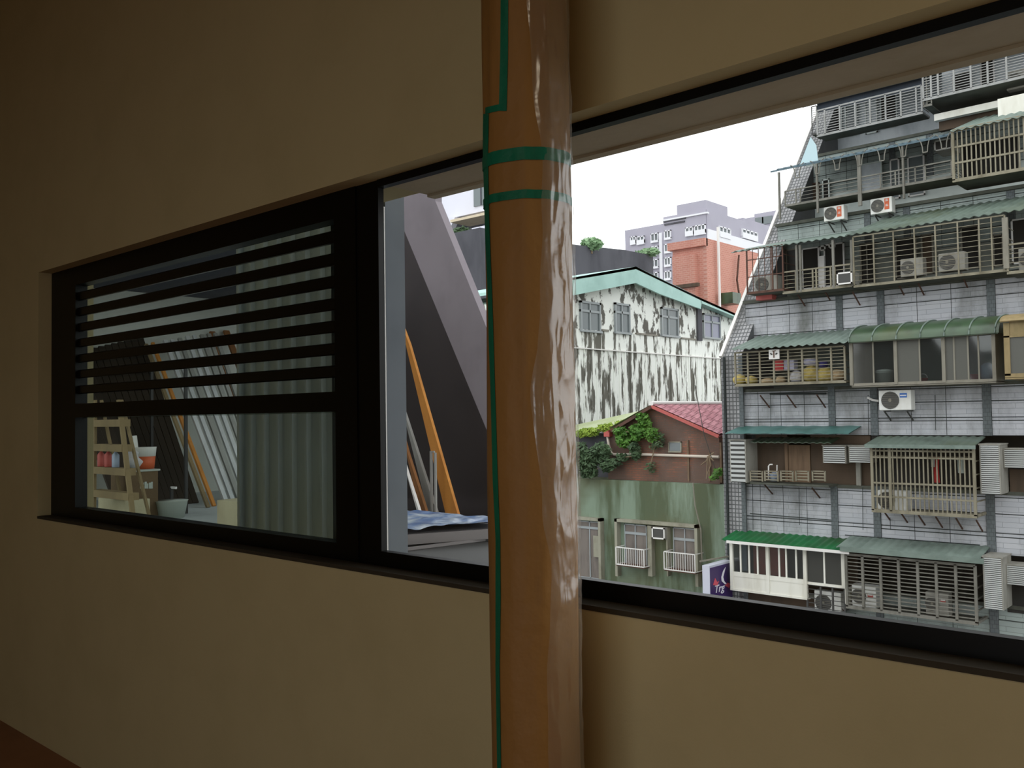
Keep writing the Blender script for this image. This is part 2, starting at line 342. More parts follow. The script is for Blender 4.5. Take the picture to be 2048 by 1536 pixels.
w2.box(xd, xe, YF+.004, YF+f2, ZB, ZT); w2.box(xe, OR, YF, YF+f2, ztr, ZT); w2.box(xe, OR, YF, YF+f2, ZB, zbr); w2.box(OR-.05, OR, YF, YF+f2, zbr, ztr)
win2 = w2.build('window_2', 'frame', kind='structure', label='black framed large fixed pane to the right of the mullion')
MB().box(xe-.004, OR-.046, YF+.016, YF+.022, zbr-.004, ztr+.004).build('pane', 'gl', win2)
MB().box(hx(764.8, YO), hx(768.2, YO), YO-.01, YO+.012, zbr-.05, ZT-.012).build('edge_trim', 'coping', win2, label='thin white vertical edge trim beside the mullion')

# wrapped column
YC = YW - .22; RC = .0935
cxy = P(1061, 768, YC); cx, cy = cxy.x, YC
def cyl(px, py, r=RC):
    d = ray(px, py); a = d.x**2+d.y**2; b_ = -2*(d.x*cx+d.y*cy); c_ = cx*cx+cy*cy-r*r
    D = b_*b_-4*a*c_
    t = (-b_-math.sqrt(max(D, 0)))/(2*a); p = CAM+d*t
    return math.atan2(p.y-cy, p.x-cx), p.z
col = empty('wrapped_column', (cx, cy, 0), 'round column wrapped in brown kraft paper, clear film and green tape', 'column')
def cyp(a, z, r): return Vector((cx+r*math.cos(a), cy+r*math.sin(a), z))
def rpaper(a, z):
    v = Vector((math.cos(a)*1.3, math.sin(a)*1.3, z*.9))
    return RC + .0035*noise.noise(v*2.1) + .0018*noise.noise(v*6)
MB().grid(lambda u, v: cyp(2*math.pi*u, v*ZC, rpaper(2*math.pi*u, v*ZC)), 72, 200, True).build('paper_wrap', 'paper', col, smooth=True)
# film: crumpled sheet round the right side
m, t, b = nt('clear plastic film'); N = t.nodes; L = t.links; N.remove(b)
o_ = [n for n in N if n.type == 'OUTPUT_MATERIAL'][0]
g = N.new('ShaderNodeNewGeometry'); mp = N.new('ShaderNodeMapping'); mp.inputs['Scale'].default_value = (1, 1, .9); L.new(g.outputs['Position'], mp.inputs[0])
n1 = N.new('ShaderNodeTexNoise'); n1.inputs['Scale'].default_value = 10; n1.inputs['Detail'].default_value = 3; n1.inputs['Distortion'].default_value = 1.2; L.new(mp.outputs[0], n1.inputs[0])
bp = N.new('ShaderNodeBump'); bp.inputs['Strength'].default_value = .3; bp.inputs['Distance'].default_value = .012; L.new(n1.outputs['Fac'], bp.inputs['Height'])
tr = N.new('ShaderNodeBsdfTransparent'); gl = N.new('ShaderNodeBsdfGlossy'); gl.inputs['Roughness'].default_value = .26; gl.inputs['Color'].default_value = (.95, .95, .95, 1); L.new(bp.outputs[0], gl.inputs['Normal'])
df = N.new('ShaderNodeBsdfDiffuse'); df.inputs[0].default_value = (.8, .8, .78, 1); L.new(bp.outputs[0], df.inputs['Normal'])
mx1 = N.new('ShaderNodeMixShader'); mx1.inputs[0].default_value = .3; L.new(gl.outputs[0], mx1.inputs[1]); L.new(df.outputs[0], mx1.inputs[2])
mx2 = N.new('ShaderNodeMixShader'); mx2.inputs[0].default_value = .2; L.new(tr.outputs[0], mx2.inputs[1]); L.new(mx1.outputs[0], mx2.inputs[2]); L.new(mx2.outputs[0], o_.inputs[0])
M['film'] = m
def film(u, v):
    z = v*ZC
    vv = Vector((3.1, 0, z*2.3)); a_l = cyl(1088, 768)[0] - .10 + .34*noise.noise(vv) + .12*noise.noise(vv*3.7)
    a = a_l + u*(2.7 - .1)
    q = Vector((math.cos(a)*1.1+z*.5, math.sin(a)*1.1, z*3.0))
    ridge = (1-abs(noise.noise(q*2.4)))**3*.0055 + (1-abs(noise.noise(q*5.5+Vector((5, 0, 0)))))**4*.0022
    e = min(1, u*7)
    return cyp(a, z, rpaper(a, z)+.0015+ridge*(.15+.85*e)*(1 if z < 2.1 else max(.25, 1-(z-2.1)*1.6)))
MB().grid(film, 110, 420).build('plastic_film', 'film', col, smooth=True)
def tape(pts, wpx, horiz=False, name='tape_strip'):
    tb = MB(); vs = []
    out = []
    for i in range(len(pts)-1):
        (x0, y0), (x1, y1) = pts[i], pts[i+1]; n = max(2, int(max(abs(x1-x0), abs(y1-y0))/9))
        out += [(x0+(x1-x0)*k/n, y0+(y1-y0)*k/n) for k in range(n)]
    out.append(pts[-1])
    def fn(u, v):
        k = min(int(round(v*(len(out)-1))), len(out)-1); x, y = out[k]; s = (u-.5)*wpx
        a, z = cyl(x if horiz else x+s, y+s if horiz else y)
        return cyp(a, z, max(rpaper(a, z), RC*.985)+.0016)
    tb.grid(fn, 3, len(out)-1); return tb.build(name, 'tape', col, smooth=True)
tape([(1010, -60), (1009, 120), (1006, 222)], 15)
def ring(py_mid, wz, a0, a1, wob, name='tape_ring'):
    am, zm = cyl(1060, py_mid)
    return MB().grid(lambda u, v: cyp(a0+(a1-a0)*u, zm+wob*math.sin(3*u)+(v-.5)*wz, rpaper(a0+(a1-a0)*u, zm)+.0022+.0004*v), 60, 2).build(name, 'tape', col, smooth=True)
aL, aR = cyl(972, 350)[0], cyl(1138, 350)[0]
ring(303, .027, aL-.9, aR+.1, -.004); ring(388, .018, aL-.9, aR+.15, .0)
tape([(972, 222), (1012, 212)], 13, True)
tape([(974, 228), (973, 300), (975, 420), (980, 560), (986, 740), (992, 960), (997, 1080), (998, 1200), (996, 1330), (1000, 1600)], 9.5)

# ================================================================== TERRACE OUTSIDE THE LEFT WINDOW
XE = -13.6; ZTF = .33; YD = 10.3
MB().box(XE-.3, XE, YO+.05, YD, ZTF-.2, 3.5).build('terrace_end_wall', 'twall', kind='structure', label='pale end wall of the covered terrace')
MB().prism([(XE-.3, YO+.02, ZTF-.25), (-2.4, YO+.02, ZTF-.25), (-12.1, YD, ZTF-.25), (XE-.3, YD, ZTF-.25)], (0, 0, .25)).build('terrace_floor', 'tfloor', kind='structure', label='pale concrete terrace floor')
MB().prism([(XE-.3, YO+.02, 3.5), (-8.1, YO+.02, 3.5), (-8.1, 5.1, 3.5), (-13.3, 9.4, 3.5), (XE-.3, YD, 3.5)], (0, 0, .3)).build('terrace_roof', 'tceil', kind='structure', label='dark slate blue soffit over the terrace')
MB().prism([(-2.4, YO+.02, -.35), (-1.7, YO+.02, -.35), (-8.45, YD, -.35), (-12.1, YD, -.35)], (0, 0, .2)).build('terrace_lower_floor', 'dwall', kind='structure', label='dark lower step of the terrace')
d_ = [P(640, 300, YD), P(800, 330, YD), P(826, 400, YD), P(1118, 1045, YD)]
MB().prism([Vector((XE, YD, -.6)), Vector((XE, YD, d_[0].z)), d_[1], d_[2], d_[3], Vector((d_[3].x, YD, -.6))], (0, .25, 0)).build('terrace_side_wall', 'dwall', kind='structure', label='terrace side wall below the slanted beam, coloured dark for shade')
YB = 9.5
sb = MB().prism([P(775, 300, YB), P(870, 300, YB), P(870.5, 402, YB), P(975, 660, YB), P(1128, 1036, YB), P(1048, 1036, YB), P(975, 864, YB), P(812, 470, YB), P(775, 380, YB)], (0, .14, 0))
sb.build('slanted_beam', 'slabg', kind='structure', label='broad mauve grey concrete beam slanting down to the right')
MB().box(XE-.3, 1.0, YO+.02, 8.0, 6.2, 6.5).build('shading_slab', 'tceil', kind='structure', label='unseen slab added high over the terrace to darken it')  # out of view, added to cut the sky light on the terrace
yp = YO; xq = hx(768.5, YO)
MB().box(xq-.3, xq, YO+.012, PX(812.5, 800, xq).y, ZTF-.3, 3.6).build('terrace_column', 'post', kind='structure', label='blue grey painted column just outside the mullion')
# corrugated sheet
ys = 2.62; cxa, cxb = hx(486, ys), hx(752, ys)
crg = MB()
def corr(z0, z1):
    xs = []; x = cxa
    pts = []
    while x < cxb:
        pts += [(x, ys), (x+.086, ys), (x+.096, ys-.02), (x+.112, ys-.02)]; x += .122
    n = len(pts)
    for k in range(n-1):
        (x0, y0), (x1, y1) = pts[k], pts[k+1]
        crg.prism([(x0, y0, z0), (x1, y1, z0), (x1, y1+.004, z0), (x0, y0+.004, z0)], (0, 0, z1-z0))
corr(ZTF+.02, 3.4)
crg.box(cxa-.012, cxa+.01, ys-.03, ys+.03, ZTF, 3.42)
tag(crg.build('corrugated_sheet', 'corr'), 'upright grey corrugated metal sheet behind the left window', 'sheet')
# jamb post at left
MB().box(hx(163, 2.3), hx(171, 2.3), 2.3, 2.34, ZTF, 3.4).build('trim_2', 'coping', kind='structure')
MB().box(hx(138, 2.26), hx(163, 2.3), 2.3, 2.36, ZTF, 3.4).build('trim_3', 'post', kind='structure')

def lean(px1, y1, px2, y2, wpx, mat, name, label, cat, group, Y, th=.04):
    """plank leaning against the end wall: top near the wall, foot out on the floor"""
    a = P(px1, y1, Y)
    if a.x < XE+.1: Y *= (XE+.1)/a.x; a = P(px1, y1, Y)
    c = P(px2, y2, Y)
    d = (c-a); foot = a + d*((ZTF-a.z)/d.z)
    w_ = wpx*1.02*a.length/F*.8
    s = MB().bar(a, foot, th, w_, up=(0, 1, 0)); return tag(s.build(name, mat), label, cat, group)
# silver planks: tops (px,py) -> feet
sil = [(330, 681, 445, 985, 'alu'), (344, 680, 459, 985, 'alu'), (359, 677, 474, 988, 'aluy'), (374, 673, 489, 990, 'alu'), (388, 671, 503, 990, 'alu'), (403, 670, 518, 992, 'aluy'), (417, 668, 532, 995, 'aluy'), (430, 667, 545, 998, 'aluy')]
ORD = ['first', 'second', 'third', 'fourth', 'fifth', 'sixth', 'seventh', 'eighth', 'ninth', 'tenth', 'eleventh', 'twelfth', 'thirteenth']
for i, (a, b_, c_, d2, mt) in enumerate(sil):
    Y = 6.6+.13*i
    lean(a, b_, c_, d2, 9, mt, 'metal_plank', ('bright silver' if mt == 'alu' else 'dull grey')+' leaning plank, '+ORD[i]+' counting from the orange timber plank', 'plank', 'silver planks leaning on the terrace end wall', Y)
lean(292, 689, 405, 985, 7, 'ladder', 'timber_plank', 'pale brown timber plank at the near end of the leaning row', 'plank', None, 6.25)
lean(305, 686, 418, 985, 7, 'pine', 'timber_plank', 'orange timber plank just before the silver planks', 'plank', None, 6.4)
lean(424, 664, 545, 985, 13, 'oak', 'wide_plank', 'first wide brown plank beyond the silver planks', 'plank', None, 7.85)
lean(452, 662, 573, 985, 14, 'oak', 'wide_plank', 'last wide brown plank beside the corrugated sheet', 'plank', None, 8.05)
for i in range(13):
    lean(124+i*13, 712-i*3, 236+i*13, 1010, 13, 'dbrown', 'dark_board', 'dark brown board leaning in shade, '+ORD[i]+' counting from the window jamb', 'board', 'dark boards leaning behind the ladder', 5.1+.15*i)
# planks seen through the right pane (against the side wall coloured dark for shade)
def lean2(p, mat, label, Y, th=.05, name='timber_plank', cat='plank', grp=None):
    q = [P(x, y, Y) for x, y in p]; return tag(MB().prism(q, (0, th, 0)).build(name, mat), label, cat, grp)
def legz(p0, p1, p2, p3): return [p0, p1, p2, p3]
lean2([(800, 640), (818, 688), (926, 1066), (900, 1066)], 'pine', 'long orange timber plank leaning below the slanted beam', 9.3)
lean2([(800, 800), (815, 845), (886, 1066), (866, 1066)], 'aluy', 'short grey plank leaning beside the long orange plank', 9.15)
lean2([(800, 850), (815, 905), (866, 1068), (848, 1068)], 'oak', 'short brown plank leaning left of the grey plank', 9.0)
lean2([(800, 900), (812, 940), (853, 1070), (847, 1070)], 'coping', 'thin pale lath leaning next to the blue grey column', 8.85)
tag(MB().box(hx(858, 9.1), hx(861, 9.1), 9.1, 9.13, -.15, P(858, 905, 9.1).z).box(hx(858, 9.1), hx(866, 9.1), 9.1, 9.13, P(858, 905, 9.1).z, P(858, 902, 9.1).z).box(hx(866, 9.1), hx(869, 9.1), 9.1, 9.13, -.15, P(858, 905, 9.1).z).build('metal_stand', 'aluy'), 'thin grey metal stand behind the leaning planks', 'stand')
# tarpaulin covered platform
zt = .72
pq = [PZ(780, 1018, zt), PZ(1000, 1038, zt), PZ(1000, 1048, zt), PZ(780, 1063, zt)]
tp = empty('covered_platform', (sum(p.x for p in pq)/4, sum(p.y for p in pq)/4, -.15), 'low platform covered with crumpled blue plastic below the orange plank', 'platform')
def tarpf(u, v):
    a = pq[0].lerp(pq[1], u); b2 = pq[3].lerp(pq[2], u); p = a.lerp(b2, v); return p + Vector((0, 0, .012+.02*noise.noise(p*5)+.012*noise.noise(p*13)))
MB().grid(tarpf, 60, 26).build('tarpaulin', 'tarp', tp, smooth=True)
MB().prism([p+Vector((0, 0, -.03)) for p in pq], (0, 0, -.07)).build('board_top', 'edge', tp)
cen = sum(pq, Vector())/4
MB().prism([cen+(p-cen)*.93+Vector((0, 0, -.1)) for p in pq], (0, 0, -(zt-.1+.15))).build('base', 'black', tp)
kq = [PZ(780, 1108, .62), PZ(1010, 1076, .62), PZ(1010, 1090, .5), PZ(780, 1121, .5)]
lp = empty('ledge_rail', kq[0], 'dark low ledge with a pale top edge in front of the covered platform', 'ledge')
q0 = PZ(780, 1106, .60); q1 = PZ(1010, 1077, .60); q2 = PZ(1010, 1200, .60); q3 = PZ(780, 1200, .60)
MB().prism([q0, q1, q2, q3], (0, 0, -.02)).build('top', 'dark', lp)
MB().bar(q0+Vector((0, 0, .012)), q1+Vector((0, 0, .012)), .025, .02).build('pale_edge', 'edge', lp)
MB().prism([q0+Vector((0, 0, -.02)), q1+Vector((0, 0, -.02)), q2+Vector((0, 0, -.02)), q3+Vector((0, 0, -.02))], (0, 0, -(.58+.15))).build('base', 'black', lp)

# ladder
YL = 4.55
def yz(px, py, Y=YL): return P(px, py, Y)
ld = empty('step_ladder', (yz(225, 1020).x, YL, ZTF), 'pale wooden step ladder holding hanging bottles and tools', 'ladder')
def rail(pa, pb, wpx, nm='rail'):
    a = yz(*pa); c = yz(*pb); c = a+(c-a)*((ZTF-a.z)/(c.z-a.z)); MB().bar(a, c, .05, .03).build(nm, 'ladder', ld)
rail((190, 800), (188, 1018), 5); rail((238, 800), (264, 1018), 6)
def rearleg(pa, pb):
    a = yz(*pa)+Vector((0, .05, 0)); c = yz(*pb)+Vector((0, .3, 0)); c.z = ZTF; MB().bar(a, c, .04, .025).build('rear_leg', 'ladder', ld)
rearleg((194, 800), (200, 1018)); rearleg((234, 800), (250, 1018))
for (xl, xr, y) in ((189, 245, 845), (189, 249, 893), (188, 256, 938), (187, 262, 984)):
    a = yz(xl, y); c = yz(xr, y); MB().box(a.x, c.x, YL-.03, YL+.09, a.z-.05, a.z+.03).build('tread', 'ladder', ld)
for i, (x, y, mt, lb) in enumerate(((197, 905, 'redd', 'dull red spray bottle on the ladder tread, nearest the left rail'), (211, 905, 'redd', 'dull red spray bottle on the ladder tread, second from the left rail'), (226, 900, 'bluep', 'blue grey bottle on the ladder tread'))):
    a = yz(x, 934); z0 = yz(187, 938).z+.03
    r = empty('spray_bottle', (a.x, YL+.03, z0), lb, 'bottle')
    MB().lathe([(.035, 0), (.04, .01), (.04, .14), (.015, .17), (.015, .19)], (a.x, YL+.03, z0), 12).build('body', mt, r, True)
    MB().box(a.x-.03, a.x+.02, YL+.015, YL+.045, z0+.19, z0+.225).build('trigger_head', 'cloth', r)
# chest with bag & jug
YT = 4.85
def bx(pa, pb, Y, dep): a = P(*pa, Y); c = P(*pb, Y); return a.x, c.x, Y, Y+dep, c.z, a.z
Xc = P(260, 960, YT).x; y0 = YT; y1 = PX(316, 960, Xc).y; x1 = Xc; x0 = Xc-.5; z1 = P(260, 941, YT).z
cr = empty('cardboard_carton', (x1, y0, ZTF), 'brown cardboard carton with a line of white print behind the ladder', 'carton')
MB().box(x0, x1, y0, y1, ZTF, z1-.02).build('box', 'card', cr); MB().box(x0-.02, x1+.02, y0-.02, y1+.02, z1-.02, z1).build('lid', 'cloth', cr)
for i in range(6):
    p = PX(282+4.4*i, 972, Xc); MB().box(Xc, Xc+.006, p.y-.012, p.y+(.006 if i % 2 else .014), p.z-.03, p.z+.03+.01*(i % 3)).build('print_mark', 'cloth', cr)
yb1 = PX(266, 935, Xc-.22).y
s = MB(); blob(s, (Xc-.22, yb1, z1), .12, .10, .12, 3, amp=.5); tag(s.build('plastic_bag', 'bagw', None, True), 'small white plastic bag on the carton lid beside the jug', 'bag')
jx = Xc-.2; jy = PX(289, 935, jx).y
jg = empty('paint_tub', (jx, jy, z1), 'white tub half full of orange paint on the carton lid', 'tub')
MB().lathe([(.11, 0), (.125, .15)], (jx, jy, z1), 16).build('paint_level', 'orange', jg, True)
MB().lathe([(.126, .15), (.135, .25), (.14, .26)], (jx, jy, z1), 16).build('rim', 'acw', jg, True)
MB().bar((jx, jy-.11, z1+.23), (jx, jy-.13, z1+.4), .05, .05).build('handle', 'acw', jg)
# drawer box under carton + grey tub
x0, x1, y0, y1, z0, z1 = bx((196, 995), (250, 1021), 4.75, .3)
tag(MB().box(x0, x1, y0, y1, ZTF, z1).build('white_case', 'ply', bevel=.01), 'low cream case on the floor under the ladder', 'case')
x0, x1, y0, y1, z0, z1 = bx((268, 992), (338, 1012), 5.1, .5)
tag(MB().lathe([(.15, 0), (.19, .2), (.2, .21)], ((x0+x1)/2, 5.35, ZTF), 18).build('storage_tub', 'cloth', None, True), 'pale translucent tub on the terrace floor', 'tub')
# plywood box
xl, xm, xr = 394, 434, 488
a = PZ(434, 1056, ZTF); bb = P(434, 1000, a.y); hb = bb.z-ZTF
l = PZ(394, 1044, ZTF); r_ = PZ(490, 1062, ZTF)
ex = (Vector((r_.x-a.x, r_.y-a.y, 0))); ex = ex.normalized()*.62
ey = Vector((-ex.y, ex.x, 0)).normalized()*.62
tag(MB().prism([a, a+ex, a+ex+ey, a+ey], (0, 0, hb)).build('plywood_box', 'ply', bevel=.006), 'pale plywood cube on the terrace floor beside the corrugated sheet', 'box')
# black iron rack
rk = empty('iron_rack', (PZ(372, 1028, ZTF).x, PZ(372, 1028, ZTF).y, ZTF), 'tall thin black iron rack in front of the leaning planks', 'rack')
p1 = PZ(372, 1027, ZTF); Yr = p1.y
p2 = Vector((P(343, 1018, Yr+.15).x, Yr+.15, ZTF)); 
def post(p, ztop): MB().box(p.x-.018, p.x+.018, p.y-.018, p.y+.018, ZTF, ztop).build('post', 'iron', rk)
zr = P(372, 722, Yr).z; post(p1, zr); post(p2, P(343, 975, p2.y).z); p3 = Vector((P(372, 722, Yr).x+.05, Yr+1.3, ZTF)); 
p4 = Vector((p2.x-.95, Yr+.35, ZTF)); post(p4, zr)
MB().bar((p1.x, p1.y, zr), (p4.x, p4.y, zr), .03).build('top_rail', 'iron', rk)
MB().bar((p1.x, p1.y, zr-.01), (P(205, 712, Yr+.6).x, Yr+.6, zr-.01), .025).build('top_rail', 'iron', rk)
MB().bar((p1.x, p1.y, ZTF+.02), (p1.x-.75, p1.y-.25, ZTF+.02), .045).build('foot_rail', 'iron', rk)
MB().bar((p2.x, p2.y, ZTF+.03), (p2.x-1.2, p2.y-.05, ZTF+.03), .045).build('foot_rail', 'iron', rk)
MB().bar((p2.x, p2.y, P(343, 975, p2.y).z), (p2.x+.12, p2.y, P(343, 975, p2.y).z), .03).build('hook', 'coping', rk)

# ================================================================== GREY STEPPED APARTMENT BLOCK ACROSS THE STREET
AP = empty('apartment_block', (-6, 27, -9), 'grey tiled stepped apartment block covered in cages, awnings and outdoor units', 'building')
Y1 = 24.0; PIT_ = 2.65
XL, XR = -13.12, 4.0
zD = 2.15                                        # top of band C
pil = [(hx(1658, Y1, 820), hx(1671, Y1, 820)), (hx(1742, Y1, 820), hx(1756, Y1, 820)), (hx(1967, Y1, 840), hx(1984, Y1, 840))]
pil2 = pil + [(pil[2][1]+1.1, pil[2][1]+1.33), (pil[2][1]+3.9, pil[2][1]+4.1)]
def band(z0, z1, Y, mat, rows, xl=XL+.42, xr=XR, pilaster=True, pd=.05):
    MB().box(XL+.41, xr, Y, Y+.25, z0, z1).build('wall_band', 'joint', AP)
    edges = [xl]
    for a, b_ in pil2: edges += [a, b_]
    edges.append(xr)
    if pilaster:
        for a, b_ in pil2:
            if b_ < xr: ubox('pilaster', a, b_, Y-pd, Y+.01, z0, z1, 'pil', AP)
    for k in range(0, len(edges)-1, 2):
        a, b_ = edges[k], edges[k+1]
        if a > -3.2: continue
        b_ = min(b_, -3.0)
        n = max(1, round((b_-a)/.76)); wd = (b_-a)/n
        for i in range(n):
            zz = z0
            for h in rows:
                h2 = (z1-z0)*h; ubox('wall_panel', a+i*wd+.008, a+(i+1)*wd-.008, Y-.018, Y+.004, zz+.012, zz+h2-.012, mat, AP); zz += h2
rows = [.28, .06, .3, .26, .10]
band(-9, -5.9, Y1, 'apt2', [1.0]); band(-5.9, -3.2, Y1, 'apt2', [.1, .1, .1, .14, .14, .14, .14, .14])
band(-2.03, -.5, Y1, 'apt', rows); band(.83, 2.15, Y1, 'apt', rows); band(3.4, 4.72, 24.7, 'apt', [.2, .07, .42, .2, .11])
band(6.05, 7.38, 27.0, 'apt2', [.3, .3, .3, .1]); band(8.7, 10.03, 29.3, 'apt2', [.25, .25, .25, .25]); band(12.4, 12.7, 31.5, 'apt2', [.5, .5])
# rear walls, floors of the open storeys
def storey(z0, z1, Yr_, Yf_, mat):
    MB().box(XL+.41, XR, Yr_, Yr_+.2, z0-.05, z1+.05).build('back_wall', mat, AP)
    MB().box(XL+.41, XR, Yf_, Yr_+.2, z0-.09, z0).build('floor_slab', 'slab', AP)
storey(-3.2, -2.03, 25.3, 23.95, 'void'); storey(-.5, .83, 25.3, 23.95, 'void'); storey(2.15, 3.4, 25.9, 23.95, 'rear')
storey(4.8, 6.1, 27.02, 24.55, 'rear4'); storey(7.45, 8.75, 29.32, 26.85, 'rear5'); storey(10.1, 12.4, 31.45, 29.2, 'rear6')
MB().box(XL+.41, XR, 31.4, 34, 12.7, 12.9).build('roof', 'slab', AP)
# side fin with slanted coping
fin = [(-9), ]
FX = hx(1487, 23.9, 850)
fp = [Vector((XL, 23.9, -9)), Vector((XL, 23.9, 3.15)), Vector((XL, 33, 14.35)), Vector((XL, 36, 14.35)), Vector((XL, 36, -9))]
MB().prism(fp, (FX-XL, 0, 0)).build('side_fin', 'finf', AP)
MB().bar((XL+.02, 23.86, 3.13), (XL+.02, 32.96, 14.34), .10, .08).build('coping', 'coping', AP)
ubox('corner_shade', hx(1479, 23.86, 850), hx(1487, 23.86, 850), 23.87, 23.91, -9, 3.1, 'pil', AP)
ubox('corner_pipe', hx(1449, 23.8, 850), hx(1453, 23.8, 850), 23.78, 23.84, -9, 3.1, 'joint', AP)
# pipes along the wall
def wallpipe(pts, Y, r=.018, mat='joint', nm='wall_pipe'): MB().tube([P(x, y, Y) for x, y in pts], r, 6).build(nm, mat, AP)
wallpipe([(1520, 603), (1680, 590), (1860, 563), (2048, 538)], 24.62, .03)
wallpipe([(1540, 788), (1652, 787)], 23.92, .03)
wallpipe([(1735, 795), (1745, 800), (1758, 802)], 23.8, .03, 'coping', 'drain_hose')
wallpipe([(1500, 1027), (1662, 1040)], 23.93, .012); wallpipe([(1690, 1070), (1960, 1090)], 23.93, .012)
for (x, y0_, y1_) in ((1505, 870, 1060), (1541, 790, 870), (1598, 975, 1050), (1736, 790, 870), (1725, 975, 1060), (1780, 1035, 1060), (1870, 790, 860)):
    wallpipe([(x, y0_), (x+1, y1_)], 23.93, .008, 'joint', 'wall_cable')

def zat(px, py, Y): return P(px, py, Y).z
def cage(xl, yt, xr, yb, Yf, Yb, bars='h', n=9, posts=(), mat='bar', t=.022, tray='slab', horiz=(), name='window_cage', topopen=False, barfrom=0, side=True):
    """projecting window cage: frame (part) with every bar a sub-part"""
    a = P(xl, yt, Yf); c = P(xl, yb, Yf); x0 = a.x; x1 = hx(xr, Yf, (yt+yb)/2); z1 = a.z; z0 = c.z
    f = MB(); e = t*1.1
    f.box(x0-e, x0+e, Yf-e, Yf+e, z0, z1); f.box(x1-e, x1+e, Yf-e, Yf+e, z0, z1)
    f.box(x0, x1, Yf-e, Yf+e, z1-e, z1+e); f.box(x0-e, x1+e, Yf-e, Yf+e, z0-.05, z0+e)
    if side:
        for k in range(1, 5):
            zz = z0+(z1-z0)*k/5; f.box(x1-t*.5, x1+t*.5, Yf, Yb, zz-t*.5, zz+t*.5)
        f.box(x1-e, x1+e, Yf, Yb, z0-.03, z0+e); f.box(x0-e, x0+e, Yf, Yb, z0-.03, z0+e)
    fr = f.build(name, mat, AP)
    ubox('tray', x0, x1, Yf, Yb, z0-.05, z0-.02, tray, fr)
    for px in posts:
        x = hx(px, Yf, (yt+yb)/2); ubox('upright', x-e, x+e, Yf-e, Yf+e, z0, z1, mat, fr)
    for py in horiz:
        z = zat(xl, py, Yf); ubox('cross_rail', x0, x1, Yf-e*.8, Yf+e*.8, z-e*.7, z+e*.7, mat, fr)
    for k in range(1, n+1):
        if bars == 'h':
            z = z0+(z1-z0)*k/(n+1)
            if k/(n+1) < barfrom: continue
            ubox('bar', x0, x1, Yf-t*.4, Yf+t*.4, z-t*.45, z+t*.45, mat, fr)
        else:
            x = x0+(x1-x0)*k/(n+1); ubox('bar', x-t*.5, x+t*.5, Yf-t*.5, Yf+t*.5, z0, z1, mat, fr)
    return fr, (x0, x1, z0, z1)
def awning(xl, yf, xr, Yf, ybk, Yb, mat, pitch=.22, amp=.022, xbl=None, name='awning', drop=0):
    """corrugated sheet: front edge through pixel (xl,yf) on plane Yf, back edge through (xbl,ybk) on plane Yb"""
    a = P(xl, yf, Yf); x0 = a.x; x1 = hx(xr, Yf, yf); zf = a.z; zb = P(xbl or xl, ybk, Yb).z
    n = int((x1-x0)/pitch*8); s = MB()
    def top(u, v):
        x = x0+(x1-x0)*u; y = Yf+(Yb-Yf)*v; z = zf+(zb-zf)*v + amp*math.sin(2*math.pi*x/pitch) - (1-v)*drop*.02*noise.noise(Vector((x*2, 0, 0))); return (x, y, z)
    s.grid(top, n, 2)
    k = len(s.v); s.v += [(x, y, z-.018) for x, y, z in s.v[:k]]; s.f += [tuple(i+k for i in f_[::-1]) for f_ in s.f]
    for i in range(n): s.f.append((i, i+k, i+1+k, i+1))
    for i in range(n): j = 2*(n+1)+i; s.f.append((j, j+1, j+1+k, j+k))
    return s.build(name, mat, AP)
def lbox(xl, yt, xr, yb, Yf, Yb, n, mat='acd', name='louvre_box'):
    a = P(xl, yt, Yf); c = P(xl, yb, Yf); x0, x1 = a.x, hx(xr, Yf, (yt+yb)/2); z1, z0 = a.z, c.z
    o = MB().box(x0, x1, Yf+.03, Yb, z0, z1).box(x0-.02, x1+.02, Yf-.01, Yb, z1, z1+.03).box(x0, x0+.03, Yf, Yf+.04, z0, z1).box(x1-.03, x1, Yf, Yf+.04, z0, z1).build(name, mat, AP)
    hh = (z1-z0)/n
    ubox('dark_backing', x0+.03, x1-.03, Yf+.02, Yf+.035, z0, z1, 'dark', o)
    for k in range(n):
        z = z0+hh*(k+.2)
        s = ubox('slat', x0+.03, x1-.03, Yf-.01, Yf+.012, z, z+hh*.52, 'lov', o)
        s.rotation_euler = (math.radians(14), 0, 0)
    return o
def brack(xs, y, Yw, dep=.5, mat='rust'):
    for x, yy in xs:
        p = P(x, yy, Yw-.03); MB().bar(p, p+Vector((0, -dep, dep*.62+.0)), .03).build('bracket', mat, AP)

# storey 1 (lowest seen): white sunroom + cage
Yf = 23.25
o = awning(1443, 1079, 1700, 23.05, 1060, 24.0, 'awgreen', .2, .012, 1487)
o = awning(1672, 1093, 1957, 23.0, 1070, 24.0, 'awp', .2, .012, 1700, drop=0)
MB().box(hx(1672, 22.98), hx(1957, 22.98), 22.96, 22.99, zat(1690, 1100, 22.98)-.04, zat(1690, 1095, 22.98)+.02).build('gutter', 'awp', AP)
MB().box(hx(1447, 23.03), hx(1690, 23.03), 23.0, 23.03, zat(1460, 1085, 23.03)-.02, zat(1460, 1081, 23.03)).build('gutter', 'coping', AP)
zt_ = zat(1460, 1083, Yf); zs = zat(1467, 1143, Yf); zp = zat(1467, 1151, Yf); z0_ = zat(1463, 1178, Yf); zr_ = zat(1612, 1163, Yf)
sr = MB(); a, b_, c_ = hx(1460, Yf, 1130), hx(1613, Yf, 1130), hx(1692, Yf, 1130)
sr.box(a, b_, Yf, Yf+.05, z0_, zp); sr.box(a, b_, Yf-.02, Yf+.06, z0_-.03, z0_+.03); sr.box(a, c_, Yf, Yf+.06, zt_-.05, zt_)
sr.box(b_, c_, Yf, Yf+.06, zr_-.07, zr_); sr.box(a, b_, Yf-.01, Yf+.06, zp-.01, zs)
